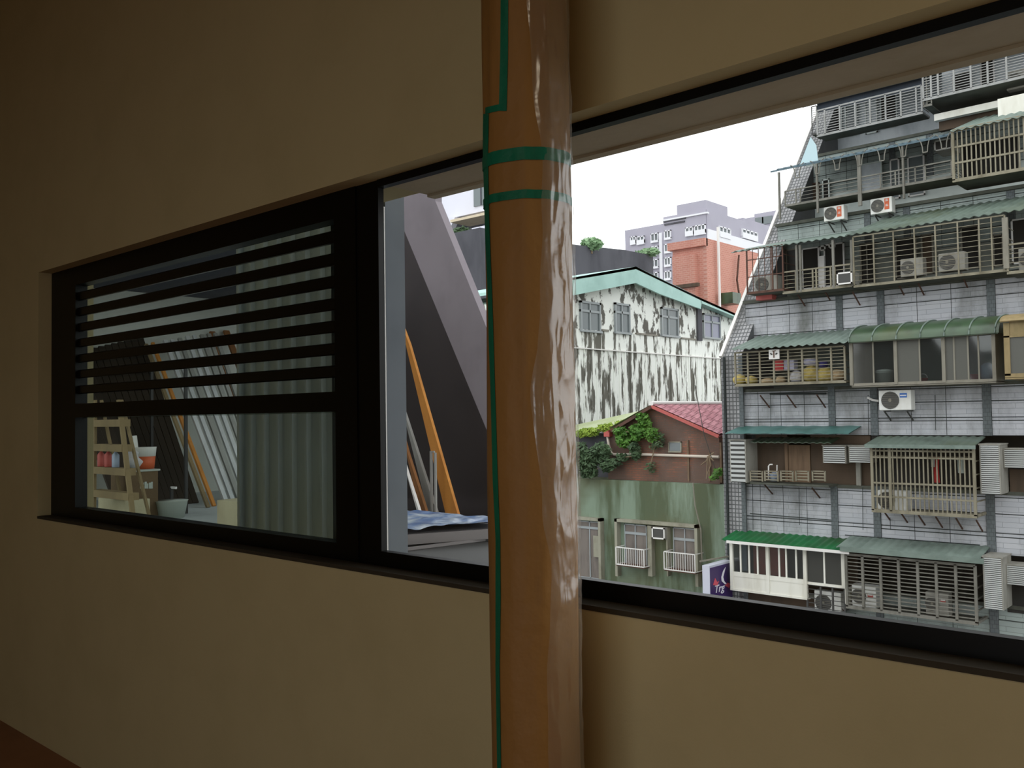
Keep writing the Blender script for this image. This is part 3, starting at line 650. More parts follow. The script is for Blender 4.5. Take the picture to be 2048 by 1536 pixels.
for px in (1463.5, 1535.5, 1610): x = hx(px, Yf, 1130); sr.box(x-.045, x+.045, Yf-.03, Yf+.07, z0_, zt_)
x = hx(1687, Yf, 1130); sr.box(x-.06, x+.03, Yf-.01, Yf+.06, zr_-.05, zt_)
sr.box(c_-.05, c_, Yf, 24, z0_, zp); sr.box(a, a+.05, Yf, 24, z0_, zt_); sr.box(a, b_, Yf, 24, z0_-.03, z0_)
SR = sr.build('sunroom', 'whited', AP)
for px in (1481, 1498, 1515, 1558, 1572, 1592, 1648):
    x = hx(px, Yf, 1130); ubox('mullion', x-.022, x+.022, Yf+.005, Yf+.05, (zs if px < 1612 else zr_), zt_-.05, 'white', SR)
eg = [1467, 1481, 1498, 1515, 1531, 1540, 1558, 1572, 1592, 1606]
for i in range(len(eg)-1):
    if i == 4: continue
    ubox('pane', hx(eg[i], Yf, 1130), hx(eg[i+1], Yf, 1130), Yf+.03, Yf+.036, zs, zt_-.05, 'wing2', SR)
ubox('pane', hx(1614, Yf, 1130), hx(1648, Yf, 1130), Yf+.03, Yf+.036, zr_, zt_-.05, 'wing', SR); ubox('pane', hx(1648, Yf, 1130), hx(1683, Yf, 1130), Yf+.03, Yf+.036, zr_, zt_-.05, 'wing', SR)
ubox('curtain', hx(1512, 23.9, 1130), hx(1536, 23.9, 1130), 23.75, 23.8, zs-.1, zt_, 'curt', SR); ubox('curtain', hx(1538, 23.9, 1130), hx(1575, 23.9, 1130), 23.75, 23.8, zs-.1, zt_, 'curt', SR)
ubox('curtain', hx(1484, 23.6, 1130), hx(1495, 23.6, 1130), 23.55, 23.6, zs, zt_, 'bluep', SR)
ubox('back_panel', a, c_, 24.0, 24.05, -3.2, -2.03, 'voidb', SR)
cage(1614, 1168, 1690, 1240, 23.3, 24.0, 'h', 7, (1642, 1666), 'dark', .02)
cage(1692, 1108, 1951, 1212, 23.15, 24.0, 'h', 13, (1726, 1762, 1798, 1836, 1873, 1912), 'bar', .028)
ubox('dark_underside', XL+.42, hx(1690, 23.9, 1200), 23.9, 23.98, -4.2, -3.15, 'voidb', AP)
wr = MB(); 
brack([(1836, 1268), (1700, 1236), (1950, 1295)], 0, Y1)
lbox(1965, 1114, 2006, 1216, 23.2, 24.0, 26); lbox(2011, 1130, 2062, 1168, 23.5, 24, 10)
# storey 2
awning(1450, 866, 1697, 23.1, 852, 24.0, 'teal', .5, .008, 1470)
awning(1500, 884, 1662, 23.4, 874, 24.0, 'awmoss', .2, .012, 1510)
awning(1727, 889, 1948, 23.0, 872, 24.0, 'awg', .2, .012, 1745)
MB().box(hx(1727, 22.98), hx(1948, 22.98), 22.96, 22.99, zat(1740, 891, 22.98)-.06, zat(1740, 891, 22.98)+.03).build('gutter', 'awp', AP)
ubox('brown_board', hx(1512, 24.02, 930), hx(1575, 24.02, 930), 24.02, 24.07, -.5, .83, 'voidb', AP)
ubox('wood_door', hx(1578, 24.02, 930), hx(1621, 24.02, 930), 24.0, 24.05, -.5, zat(1600, 890, 24.02), 'woodl', AP)
ubox('door_post', hx(1571, 24, 930), hx(1577, 24, 930), 23.96, 24.05, -.5, zat(1600, 887, 24), 'woodl', AP)
ubox('brown_board', hx(1622, 24.02, 930), hx(1742, 24.02, 930), 24.03, 24.08, -.5, .83, 'voidb', AP)
ubox('brown_board', hx(1487, 24.02, 930), hx(1512, 24.02, 930), 24.03, 24.08, -.5, .83, 'joint', AP)
ubox('window_post', hx(1713, 23.97, 940), hx(1722, 23.97, 940), 23.93, 24.02, -.5, .5, 'acd', AP)
# cupboard with slatted face
lbox(1459, 881, 1492, 964, 23.3, 24.0, 9, 'acd', 'slatted_cupboard')
lbox(1645, 892, 1692, 926, 23.55, 24.0, 8); lbox(1697, 893, 1742, 925, 23.55, 24.0, 8)
for (p, q) in ((1501, 1525), (1530, 1556), (1562, 1586), (1592, 1617), (1625, 1650)):
    a = P(p, 941, 23.4); c = P(p, 962, 23.4); x1_ = hx(q, 23.4, 950)
    fr = MB().box(a.x-.02, a.x+.02, 23.38, 23.42, c.z, a.z).box(x1_-.02, x1_+.02, 23.38, 23.42, c.z, a.z).box(a.x, x1_, 23.38, 23.42, a.z-.03, a.z).build('plant_rail', 'barb', AP)
    for k in range(3): zz = c.z+(a.z-c.z)*(k+.3)/3.4; ubox('bar', a.x, x1_, 23.39, 23.41, zz, zz+.03, 'barb', fr)
MB().box(hx(1498, 23.4), hx(1654, 23.4), 23.36, 24.0, zat(1500, 964, 23.4)-.05, zat(1500, 964, 23.4)).build('rail_shelf', 'slab', AP)
brack([(1545, 988), (1640, 996)], 0, Y1)
cage(1743, 893, 1949, 1020, 23.15, 24.0, 'v', 22, (1781,), 'barb', .028, 'barb', horiz=(901, 914, 965, 992), name='window_cage')
ubox('cage_back', hx(1745, 24.02, 930), hx(1952, 24.02, 930), 24.0, 24.05, -.5, .83, 'void', AP)
brack([(1780, 1040), (1815, 1045), (1850, 1050), (1885, 1055), (1925, 1058), (1965, 1062)], 0, Y1)
lbox(1958, 890, 2001, 987, 23.3, 24.0, 24); lbox(2006, 899, 2062, 935, 23.55, 24.0, 9)
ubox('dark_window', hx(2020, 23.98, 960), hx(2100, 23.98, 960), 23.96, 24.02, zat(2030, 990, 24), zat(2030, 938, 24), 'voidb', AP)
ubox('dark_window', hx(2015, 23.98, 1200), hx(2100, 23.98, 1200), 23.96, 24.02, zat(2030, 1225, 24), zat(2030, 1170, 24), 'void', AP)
# storey 3
Yf = 23.2
awning(1463, 699, 1695, 22.95, 672, 24.7, 'awp', .22, .02, 1520)
cage(1470, 706, 1690, 770, Yf, 24.0, 'h', 9, (1496, 1520, 1548, 1577, 1605, 1634, 1663), 'barb', .02, 'slab', name='window_cage')
brack([(1539, 815), (1592, 815), (1651, 815)], 0, Y1, .55)
# glazed bay with barrel roof
xa_, xb_ = hx(1702, Yf, 720), hx(1991, Yf, 720); zb3 = zat(1703, 771, Yf); zt3 = zat(1703, 683, Yf)
gb = MB().box(xa_, xb_, Yf, Yf+.06, zb3-.03, zb3+.05).box(xa_, xb_, Yf, Yf+.06, zt3-.05, zt3).box(xa_, xb_, Yf, 24, zb3-.05, zb3-.02).box(xb_-.05, xb_, Yf, 24.0, zb3, zt3+.2).box(xa_, xa_+.05, Yf, 24, zb3, zt3)
for px in (1702, 1791, 1887, 1988): x = hx(px, Yf, 720); gb.box(x-.04, x+.04, Yf-.015, Yf+.06, zb3, zt3)
GB = gb.build('glazed_bay', 'frm', AP)
for px in (1746, 1839, 1908, 1936, 1957): x = hx(px, Yf, 720); ubox('mullion', x-.018, x+.018, Yf+.01, Yf+.05, zb3, zt3, 'frm', GB)
for i, (p, q, mt) in enumerate(((1704, 1746, 'wing'), (1746, 1788, 'wing2'), (1794, 1839, 'frosted'), (1839, 1884, 'wing2'), (1890, 1936, 'frosted'), (1936, 1957, 'wing2'), (1957, 1984, 'wing2'))):
    ubox('pane', hx(p, Yf, 720), hx(q, Yf, 720), Yf+.025, Yf+.031, zb3+.05, zt3-.05, mt, GB)
def barrel(x0, x1, Yf_, Yb_, zlo, rise, mat, nm, ribs=()):
    def fn(u, v, off=0):
        a = math.pi/2*v; return (x0+(x1-x0)*u, Yb_-(Yb_-Yf_+off)*math.cos(a), zlo+(rise+off)*math.sin(a))
    s = MB().grid(fn, 20, 10); k = len(s.v); s.v += [(x, y+.02, z-.02) for x, y, z in s.v[:k]]; s.f += [tuple(i+k for i in f_[::-1]) for f_ in s.f]
    o = s.build(nm, mat, AP, True)
    for x in ribs: MB().tube([fn((x-x0)/(x1-x0), j/10, .015) for j in range(11)], .018, 6).build('rib', 'awp', o)
    MB().prism([fn(1, j/10) for j in range(11)]+[(x1, Yb_, zlo)], (.02, 0, 0)).build('end_cap', mat, o)
    return o
zl = zat(1703, 683, 23.05)
barrel(hx(1695, 23.05, 680), hx(1996, 23.05, 680), 23.05, 24.35, zl-.02, .5, 'awmoss', 'barrel_awning', [hx(p, 23.05, 670) for p in (1697, 1743, 1792, 1840, 1888, 1938, 1990)])
x0, x1 = hx(2008, 22.8, 700), hx(2120, 22.8, 700)
gb2 = MB(); zq0, zq1 = zat(2008, 752, 22.8), zat(2008, 672, 22.8)
gb2.box(x0, x1, 22.8, 22.86, zq0-.05, zq0+.05).box(x0, x0+.12, 22.8, 24, zq0, zq1+.3).box(x0, x1, 22.8, 22.86, zq1-.04, zq1).box(x0, x1, 22.8, 24, zq0-.08, zq0-.04)
GB2 = gb2.build('glazed_bay', 'yel', AP)
ubox('pane', x0+.12, x1, 22.83, 22.836, zq0+.05, zq1-.04, 'frosted', GB2); ubox('panel', x0+.12, x1, 22.82, 22.84, zq1, zq1+.33, 'yel', GB2)
barrel(x0-.05, x1, 22.7, 24.3, zq1+.33, .25, 'yel', 'barrel_awning')
# storey 4
awning(1462, 504, 1702, 23.75, 484, 27.0, 'awp', .22, .02, 1565)
awning(1690, 470, 2140, 23.75, 446, 27.0, 'awg', .22, .02, 1700)
cage(1493, 500, 1566, 586, 23.8, 24.6, 'v', 5, (1545,), 'rust', .016, 'slab', horiz=(521, 555))
cage(1566, 545, 1703, 585, 23.85, 24.6, 'h', 4, (1592, 1601, 1626, 1633, 1662, 1670), 'barb', .018)
for px in (1594, 1601, 1667, 1704): x = hx(px, 23.85, 530); ubox('balcony_post', x-.03, x+.03, 23.82, 23.88, 4.8, zat(px, 490 if px < 1650 else 480, 23.85), 'bar', AP)
cage(1706, 474, 2012, 572, 23.8, 24.6, 'h', 9, (1748, 1788, 1830, 1872, 1917, 1960, 1985), 'barb', .015)
cage(2014, 490, 2140, 545, 23.7, 24.6, 'h', 5, (2060,), 'barb', .018)
x = hx(2012, 23.7, 500); ubox('balcony_post', x-.06, x+.06, 23.66, 23.74, 4.8, zat(2012, 435, 23.7), 'frm', AP)
def opening(x0, y0, x1, y1, Y, fr, gl_, fw=.04, mull=()):
    a = P(x0, y0, Y); c = P(x0, y1, Y); xx = hx(x1, Y, (y0+y1)/2)
    f = MB().box(a.x, xx, Y-.05, Y, a.z-fw, a.z).box(a.x, xx, Y-.05, Y, c.z, c.z+fw).box(a.x, a.x+fw, Y-.05, Y, c.z, a.z).box(xx-fw, xx, Y-.05, Y, c.z, a.z)
    for m_ in mull: x = hx(m_, Y, (y0+y1)/2); f.box(x-fw*.4, x+fw*.4, Y-.045, Y, c.z, a.z)
    o = f.build('window', fr, AP); ubox('pane', a.x+fw, xx-fw, Y-.02, Y-.01, c.z+fw, a.z-fw, gl_, o); return o
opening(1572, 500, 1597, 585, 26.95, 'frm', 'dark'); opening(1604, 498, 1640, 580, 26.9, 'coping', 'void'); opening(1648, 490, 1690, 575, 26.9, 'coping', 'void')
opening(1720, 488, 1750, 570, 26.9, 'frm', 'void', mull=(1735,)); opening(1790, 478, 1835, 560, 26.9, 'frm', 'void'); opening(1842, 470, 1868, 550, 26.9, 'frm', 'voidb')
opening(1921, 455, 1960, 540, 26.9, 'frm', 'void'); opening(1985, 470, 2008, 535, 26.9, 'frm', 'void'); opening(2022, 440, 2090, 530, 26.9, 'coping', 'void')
opening(1640, 492, 1652, 503, 25.9, 'coping', 'void'); opening(1658, 487, 1671, 498, 25.9, 'coping', 'void')
ubox('white_post', hx(1640, 25.5, 540), hx(1650, 25.5, 540), 25.45, 25.55, 4.8, 6.0, 'coping', AP)
brack([(1610, 612), (1660, 600), (1720, 610), (1808, 590), (1848, 590), (1935, 575)], 0, 24.7, .5)
# storey 5
Y5 = 26.2
awning(1553, 339, 1912, Y5, 322, 29.3, 'awd', .22, .02, 1640)
MB().box(hx(1553, Y5), hx(1912, Y5), Y5-.02, Y5, zat(1553, 343, Y5), zat(1553, 340, Y5)).build('gutter', 'awd', AP)
cage(1570, 383, 1905, 411, Y5+.05, 27.2, 'h', 3, (1592, 1601, 1637, 1722, 1762, 1792, 1832, 1852), 'bar', .016)
for px in (1559, 1635, 1720, 1808): x = hx(px, Y5+.05, 380); w2_ = .05 if px == 1720 else .025; ubox('balcony_post', x-w2_, x+w2_, Y5, Y5+.07, 7.45, zat(px, 345-(px-1555)*.222, Y5), 'bar', AP)
for i, px in enumerate((1595, 1635, 1675, 1720, 1765, 1808, 1852, 1890)):
    x = hx(px, Y5, 350); zb_ = zat(px, 352-(px-1595)*.20, Y5)-.05
    s = MB()
    for sgn in (-1, 1):
        s.tube([(x+sgn*(.06+.16*(1-math.cos(t_*math.pi/8))), Y5-.01, zb_+.42*math.sin(t_*math.pi/8)) for t_ in range(5)], .016, 5)
    s.box(x-.06, x+.06, Y5-.02, Y5, zb_-.015, zb_+.015); s.build('arch_bracket', 'bar', AP)
cage(1905, 262, 2100, 362, 26.0, 27.2, 'v', 19, (), 'barb', .032, 'slab', horiz=(296, 328))
awning(1900, 262, 2110, 25.9, 240, 29.3, 'awp', .22, .02, 1930)
opening(1645, 360, 1660, 410, 29.2, 'rear5', 'void'); opening(1720, 330, 1765, 400, 29.2, 'rear5', 'rear6'); opening(1780, 320, 1800, 400, 29.2, 'coping', 'gwin'); opening(1815, 315, 1850, 395, 29.2, 'coping', 'gwin'); opening(1920, 290, 2040, 370, 29.2, 'frm', 'void')
opening(1610, 370, 1640, 412, 29.2, 'rust', 'voidb')
# storey 6
Y6 = 28.6
awning(1604, 210, 1850, Y6, 196, 31.5, 'awd', .22, .02, 1660)
MB().box(hx(1604, Y6, 205), hx(1850, Y6, 170), Y6-.02, Y6+.04, zat(1604, 215, Y6), zat(1604, 210, Y6)).build('gutter', 'awd', AP)
MB().box(hx(1634, Y6+.3, 205), hx(1850, Y6+.3, 170), Y6+.3, Y6+.36, zat(1634, 226, Y6+.3), zat(1634, 207, Y6+.3)).build('underside_strip', 'awdd', AP)  # dark strip standing in for the awning's shaded underside
cage(1634, 222, 1845, 272, Y6+.05, 29.3, 'h', 9, (1650, 1680, 1711, 1741, 1772, 1803, 1834), 'barw', .022)
cage(1623, 214, 1634, 268, Y6+.05, 29.3, 'h', 12, (), 'dark', .012, side=False)
opening(1662, 210, 1685, 280, 31.4, 'rear5', 'void'); opening(1690, 208, 1715, 275, 31.4, 'rear5', 'gwin'); opening(1760, 195, 1795, 260, 31.4, 'rear5', 'void'); opening(1730, 200, 1755, 270, 31.4, 'rear5', 'rear6')
# right hand white shop-like ledge, storey 5/6
ubox('white_parapet', hx(1868, 28.5, 230), -1.5, 28.5, 28.7, zat(1868, 242, 28.5), zat(1868, 229, 28.5), 'whited', AP)
ubox('dark_recess', hx(1880, 28.9, 250), -1.5, 28.8, 29.0, zat(1880, 262, 28.8), zat(1880, 236, 28.8), 'voidb', AP)
ubox('white_parapet', hx(1997, 27.8, 230), -1.5, 27.75, 27.9, zat(1997, 236, 27.8), zat(1997, 199, 27.8), 'whited', AP)
# storey 6 right cage under blue roof
Y7 = 27.9
awning(1843, 131, 2140, Y7, 118, 31.5, 'awd', .22, .03, 1850)
cage(1845, 134, 2140, 200, Y7+.1, 29.5, 'h', 12, (1862, 1876, 1908, 1942, 1976, 2014), 'barw', .022)
cage(1845, 134, 1862, 212, Y7+.12, 29.0, 'h', 12, (1853,), 'bar', .014, side=False)
ubox('cage_back', hx(1880, 30, 160), 2, 30.2, 30.3, zat(1880, 205, 30.2), zat(1880, 125, 30.2), 'rear6', AP)
opening(1905, 150, 1945, 195, 30.15, 'coping', 'void'); opening(1960, 120, 1990, 180, 30.15, 'coping', 'void')
# rooftop pieces
MB().box(hx(1690, 32), hx(1828, 32), 32, 34, 12.6, zat(1690, 120, 32)).build('rooftop_hut', 'awd', AP)
MB().prism([P(1664, 165, 31.9), P(1676, 165, 31.9), P(1680, 180, 31.9), P(1666, 190, 31.9)], (0, .1, 0)).build('white_board', 'whiteb', AP)
MB().prism([P(1822, 128, 31.7), P(1842, 124, 31.7), P(1838, 146, 31.7), P(1822, 150, 31.7)], (0, .1, 0)).build('white_board', 'mint', AP)
MB().prism([P(1600, 329, 26.9), P(1621, 274, 26.9), P(1632, 290, 26.9), P(1636, 322, 26.9)], (0, .03, 0)).build('side_screen', 'skyscr', AP)

# hollow mass behind the storeys so no sky shows through
MB().box(XL, XR, 26.2, 30, -9, 4.7).build('building_core', 'joint', AP)

# ------------------------------------------------------------------ outdoor units
def ac(xl, yt, xr, yb, Y, dep, label, mat='acw', fan=.30, lab=None, brk=True, shield=None):
    a = P(xl, yt, Y); c = P(xl, yb, Y); x0, x1 = a.x, hx(xr, Y, (yt+yb)/2); z0, z1 = c.z, a.z
    r = empty('air_conditioner', ((x0+x1)/2, Y+dep/2, z0), label, 'air conditioner')
    MB().box(x0, x1, Y, Y+dep, z0, z1).build('casing', mat, r, bevel=.02)
    w_ = x1-x0; h_ = z1-z0; R_ = min(h_*.43, w_*.30); cxx = x0+w_*fan+.0; czz = (z0+z1)/2
    MB().lathe([(R_, -.012), (R_, .006), (R_*.96, .006), (R_*.96, -.006)], (cxx, Y-.004, czz), 24, 'y').build('fan_opening', 'dark', r)
    g_ = MB()
    for k in range(-4, 5):
        hh_ = math.sqrt(max(R_*R_-(k*R_/4.6)**2, 0)); g_.box(cxx-hh_, cxx+hh_, Y-.024, Y-.016, czz+k*R_/4.6-.004, czz+k*R_/4.6+.004)
    g_.lathe([(R_*.2, -.028), (R_*.2, -.02)], (cxx, Y, czz), 12, 'y'); g_.build('fan_guard', 'frm', r)
    if lab:
        lx = x0+w_*.66; ubox('label_plate', lx, lx+w_*.22, Y-.006, Y+.002, z0+h_*lab[1], z0+h_*lab[2], lab[0], r)
        if lab[0] == 'orange':
            for k in range(2):
                zc = z0+h_*(lab[1]+(lab[2]-lab[1])*(.28+.46*k)); wq = w_*.13; lxx = lx+w_*.045
                MB().box(lxx, lxx+wq, Y-.012, Y-.006, zc+h_*.10, zc+h_*.12).box(lxx, lxx+wq, Y-.012, Y-.006, zc+h_*.04, zc+h_*.06).box(lxx+wq*.44, lxx+wq*.56, Y-.012, Y-.006, zc, zc+h_*.15).box(lxx, lxx+wq, Y-.012, Y-.006, zc-.0, zc+h_*.02).build('character', 'coping', r)
        else: ubox('label_stripe', lx+.01, lx+w_*.2, Y-.01, Y-.006, z0+h_*(lab[1]+.08), z0+h_*(lab[1]+.13), 'coping', r)
    if brk:
        for x in (x0+.12, x1-.12): MB().bar((x, Y, z0-.02), (x, Y+dep+.25, z0-.02), .03).bar((x, Y+.05, z0-.03), (x, Y+dep+.25, z0-.3), .03).build('bracket', 'dark', r)
    return r
ac(1757, 781, 1822, 821, 23.5, .32, 'large white outdoor unit with a blue label below the glazed bay', 'acw', .36, ('blue', .62, .84))
ac(1647, 415, 1688, 444, 26.5, .3, 'white outdoor unit with red label, below the upper balcony, smaller of the two', 'acw', .34, ('orange', .2, .9))
ac(1740, 399, 1784, 430, 26.5, .3, 'white outdoor unit with red label, just right of the upper balcony middle post', 'acw', .34, ('orange', .2, .9))
ac(1800, 519, 1846, 555, 24.1, .3, 'outdoor unit with round pale hub inside the long fourth storey cage', 'acd', .34, None, False)
ac(1876, 508, 1930, 545, 24.1, .3, 'boxy beige outdoor unit right of the hubbed one in the long cage', 'acd', .34, None, False)
ac(2036, 498, 2090, 542, 24.0, .3, 'outdoor unit in the cage at the right edge below the arch', 'acd', .34, None, False)
ac(1508, 555, 1555, 587, 24.0, .3, 'weathered outdoor unit hanging in the rusty corner cage', 'acd', .34, None, False)
ac(1755, 980, 1814, 1019, 23.35, .3, 'white outdoor unit at the bottom of the beige vertical bar cage', 'acw', .3, None, False)
ac(1628, 1180, 1682, 1226, 23.4, .3, 'outdoor unit in the small dark cage below the white sunroom', 'acw', .34, None, False)
ac(1703, 1168, 1752, 1212, 23.3, .3, 'white outdoor unit behind the low horizontal bars, near the sunroom', 'acw', .3, ('redd', .5, .62), False)
ac(1850, 1183, 1897, 1228, 23.3, .3, 'outdoor unit behind the low horizontal bars, toward the louvre box', 'acd', .3, ('redd', .6, .7), False)
ac(2012, 150-6, 2060, 182, 28.6, .3, 'outdoor unit in the topmost pale cage at the frame edge', 'acd', .34, None, False)
# window air conditioner on storey 4
def boxac(xl, yt, xr, yb, Y, dep, label, mat='coping'):
    a = P(xl, yt, Y); c = P(xl, yb, Y); x0, x1 = a.x, hx(xr, Y, (yt+yb)/2); z0, z1 = c.z, a.z
    r = empty('window_unit', ((x0+x1)/2, Y+dep/2, z0), label, 'air conditioner')
    MB().box(x0, x1, Y+.02, Y+dep, z0, z1).build('casing', 'acd', r)
    e = (z1-z0)*.12
    MB().box(x0, x1, Y, Y+.03, z0, z0+e).box(x0, x1, Y, Y+.03, z1-e, z1).box(x0, x0+e, Y, Y+.03, z0, z1).box(x1-e, x1, Y, Y+.03, z0, z1).build('front_frame', mat, r)
    ubox('grille', x0+e, x1-e, Y+.008, Y+.02, z0+e, z1-e, 'dark', r)
    return r
boxac(1673, 546, 1704, 570, 23.7, .5, 'white framed window unit on the fourth storey railing')
boxac(1984, 278, 2004, 300, 28.2, .6, 'small window unit under the upper balcony roof')if False else None
boxac(1868, 282, 1904, 303, 27.2, .8, 'pale framed window unit beside the upper vertical bar cage')

# ------------------------------------------------------------------ belongings in the cages
def bucket(px, pyb, Y, r_, h_, mat, label, handle=True, base=None):
    p = P(px, pyb, Y); z = p.z if base is None else base
    e = empty('bucket', (p.x, Y, z), label, 'bucket')
    MB().lathe([(r_*.82, 0), (r_, h_*.93), (r_*1.06, h_*.94), (r_*1.06, h_), (r_*.94, h_), (r_*.9, h_*.9)], (p.x, Y, z), 18).build('body', mat, e, True)
    if handle: MB().tube([(p.x+r_*math.cos(t_), Y-.02, z+h_+r_*1.0*math.sin(t_)) for t_ in [math.pi*k/8 for k in range(9)]], .012, 5).build('handle', 'coping', e)
    return e
zb3s = zb3-.02
bk = bucket(1769, 764, 23.55, .23, .34, 'acw', 'big white lidded bucket in the glazed bay', False, zb3s)
MB().lathe([(.24, 0), (.22, .05), (.05, .08)], (P(1769, 764, 23.55).x, 23.55, zb3s+.345), 16).build('lid', 'acw', bk, True)
bucket(1846, 757, 23.5, .11, .15, 'red', 'small red bucket with white handle in the glazed bay', True, zb3s)
bucket(1945, 757, 23.55, .16, .2, 'pinkp', 'pink basin heap behind the right glass of the bay', False, zb3s)
s = MB(); p = P(1975, 757, 23.6); blob(s, (p.x, 23.6, zb3s), .16, .14, .24, 5); tag(s.build('water_drum', 'bluep', None, True), 'pale blue rounded drum at the right end of the glazed bay', 'drum')
z3 = P(1470, 770, 23.2).z-.02
z_ = lambda px: z3
items = [(1480, .2, .17, 'bagy', 'yellowed sack at the left corner of the third storey cage'), (1503, .18, .14, 'bagy', 'yellow bag with blue mark in the third storey cage'),
         (1535, .2, .1, 'bagb', 'flat beige bundle on the floor of the third storey cage'), (1562, .13, .12, 'bagb', 'round beige bundle below the red box'),
         (1593, .17, .19, 'bagw', 'crumpled white bag in the middle of the third storey cage'), (1622, .24, .24, 'bagy', 'large yellow sack pile in the third storey cage'),
         (1650, .23, .21, 'bagy', 'bulging yellow sack right of the sack pile'), (1676, .2, .18, 'bagb', 'tan bundle at the right end of the third storey cage')]
for i, (px, rx, rz, mt, lb) in enumerate(items):
    x = P(px, 760, 23.6).x; s = MB(); blob(s, (x, 23.6, z3), rx, .2, rz, i*1.7+1); tag(s.build('sack', mt, None, True), lb, 'bag')
x = P(1622, 760, 23.6).x; s = MB(); blob(s, (x, 23.6, z3+.46), .2, .18, .12, 9); tag(s.build('plastic_bag', 'lav', None, True), 'pale lavender bag on top of the yellow sack pile', 'bag')
x = P(1648, 760, 23.6).x; s = MB(); blob(s, (x, 23.6, z3+.40), .12, .15, .1, 4); tag(s.build('cloth_bundle', 'navy', None, True), 'navy blue cloth bundle on the bulging sack', 'cloth')
p = P(1550, 742, 23.45); e = empty('red_box', (p.x, 23.45, p.z), 'bright red box standing behind the bars below the plaque', 'box')
MB().box(p.x, hx(1566, 23.45, 730), 23.45, 23.7, p.z, zat(1550, 720, 23.45)).build('body', 'red', e)
p = P(1567, 742, 23.45); tag(MB().box(p.x, hx(1587, 23.45, 730), 23.47, 23.72, p.z, zat(1567, 721, 23.45)).build('parcel', 'lav'), 'pale lavender parcel beside the red box', 'parcel')
ubox('shelf', hx(1545, 23.5), hx(1590, 23.5), 23.4, 23.9, P(1550, 742, 23.45).z-.02, P(1550, 742, 23.45).z, 'slab', AP)
# plaque with brush strokes
p = P(1538, 700, 23.12); q = P(1538, 719, 23.12); x1_ = hx(1559, 23.12, 710)
pl = empty('plaque', (p.x, 23.12, q.z), 'small cream plaque with dark red and black brush strokes on the cage', 'sign')
MB().box(p.x, x1_, 23.10, 23.13, q.z, p.z).build('board', 'coping', pl)
xm_ = (p.x+x1_)/2; hm = (p.z-q.z)
MB().bar((xm_, 23.09, q.z+hm*.15), (xm_, 23.09, q.z+hm*.85), .03, .01).bar((xm_-.05, 23.09, q.z+hm*.85), (xm_+.06, 23.09, q.z+hm*.88), .01, .02).build('stroke', 'rust', pl)
for sx_ in (-1, 1): MB().bar((xm_+sx_*.10, 23.09, q.z+hm*.62), (xm_+sx_*.05, 23.09, q.z+hm*.50), .02, .03).build('stroke', 'black', pl)
# laundry in the vertical bar cage
def garment(px, y0_, y1_, wpx, Y, mat, label, nm='garment'):
    a = P(px, y0_, Y); c = P(px, y1_, Y); w_ = hx(px+wpx, Y)-a.x
    def fn(u, v): return (a.x+w_*u*(1-.15*math.sin(v*3)), Y+.04*math.sin(u*7+v), a.z+(c.z-a.z)*v)
    s = MB().grid(fn, 8, 8); k = len(s.v); s.v += [(x, y+.015, z) for x, y, z in s.v[:k]]; s.f += [tuple(i+k for i in f_[::-1]) for f_ in s.f]
    tag(s.build(nm, mat, None, True), label, 'laundry')
garment(1866, 914, 965, 8, 23.6, 'red', 'long narrow red garment hanging in the beige cage')
garment(1861, 915, 934, 5, 23.55, 'cloth', 'small white cloth hanging beside the red garment')
garment(1914, 914, 946, 12, 23.6, 'cloth', 'pale grey shirt hanging in the right part of the beige cage')
MB().tube([(hx(1745, 23.6, 912), 23.6, zat(1866, 913, 23.6)), (hx(1948, 23.6, 912), 23.6, zat(1866, 913, 23.6))], .012, 5).build('laundry_rod', 'barb', AP)
s = MB().lathe([(.12, 0), (.14, .14), (.12, .2), (.06, .24)], (hx(1549, 23.6, 950), 23.6, zat(1549, 962, 23.6)), 12); tag(s.build('grey_jar', 'bluep', None, True), 'small grey water pump jar behind the second storey rail', 'pump')
MB().tube([P(1537, 960, 23.55), P(1537, 932, 23.55), P(1540, 929, 23.55), P(1545, 929, 23.55)], .02, 6).build('white_pipe', 'coping', AP)
MB().tube([P(1554, 950, 23.55), P(1554, 930, 23.55)], .016, 6).build('white_pipe', 'coping', AP)
s = MB(); p = P(1515, 600, 24.4); s.box(p.x, p.x+.5, 24.3, 24.6, p.z-.02, p.z+.22); tag(s.build('crate', 'redd'), 'faded red crate under the rusty corner cage', 'crate')

# ------------------------------------------------------------------ sign box
XS = P(1420, 1160, 22.4).x
sg = empty('sign_box', (XS, 22.9, -5), 'purple shop sign box with white script and a crescent swoosh', 'sign')
ys0 = 22.4; ys1 = PX(1464, 1160, XS).y; zs1 = PX(1420, 1132, XS).z; zs0 = -5.2
MB().box(hx(1405, 22.4, 1160), XS-.01, ys0, ys1, zs0, zs1).build('casing', 'signw', sg)
MB().box(XS-.01, XS+.01, ys0+.02, ys1, zs0+.05, zs1-.06).build('sign_face', 'purple', sg)
def onf(px, py): p = PX(px, py, XS+.015); return Vector((XS+.015, p.y, p.z))
MB().prism([onf(1451, 1134), onf(1446, 1142), onf(1442.5, 1154), onf(1443, 1162), onf(1449, 1168), onf(1454, 1169), onf(1448, 1162), onf(1446, 1154), onf(1448.5, 1144)], (.008, 0, 0)).build('crescent', 'letter', sg)
MB().prism([onf(1426, 1170), onf(1430, 1156), onf(1434, 1164), onf(1438, 1162), onf(1434, 1171)], (.008, 0, 0)).prism([onf(1450, 1171), onf(1455, 1165), onf(1461, 1168), onf(1458, 1176)], (.008, 0, 0)).build('petals', 'pinkp', sg)
fc = bpy.data.curves.new('lettering', 'FONT'); fc.body = 'Trg'; fc.size = .30; fc.extrude = .006; fc.shear = .25; tmp = bpy.data.objects.new('tmp', fc); C.objects.link(tmp); bpy.context.view_layer.update()
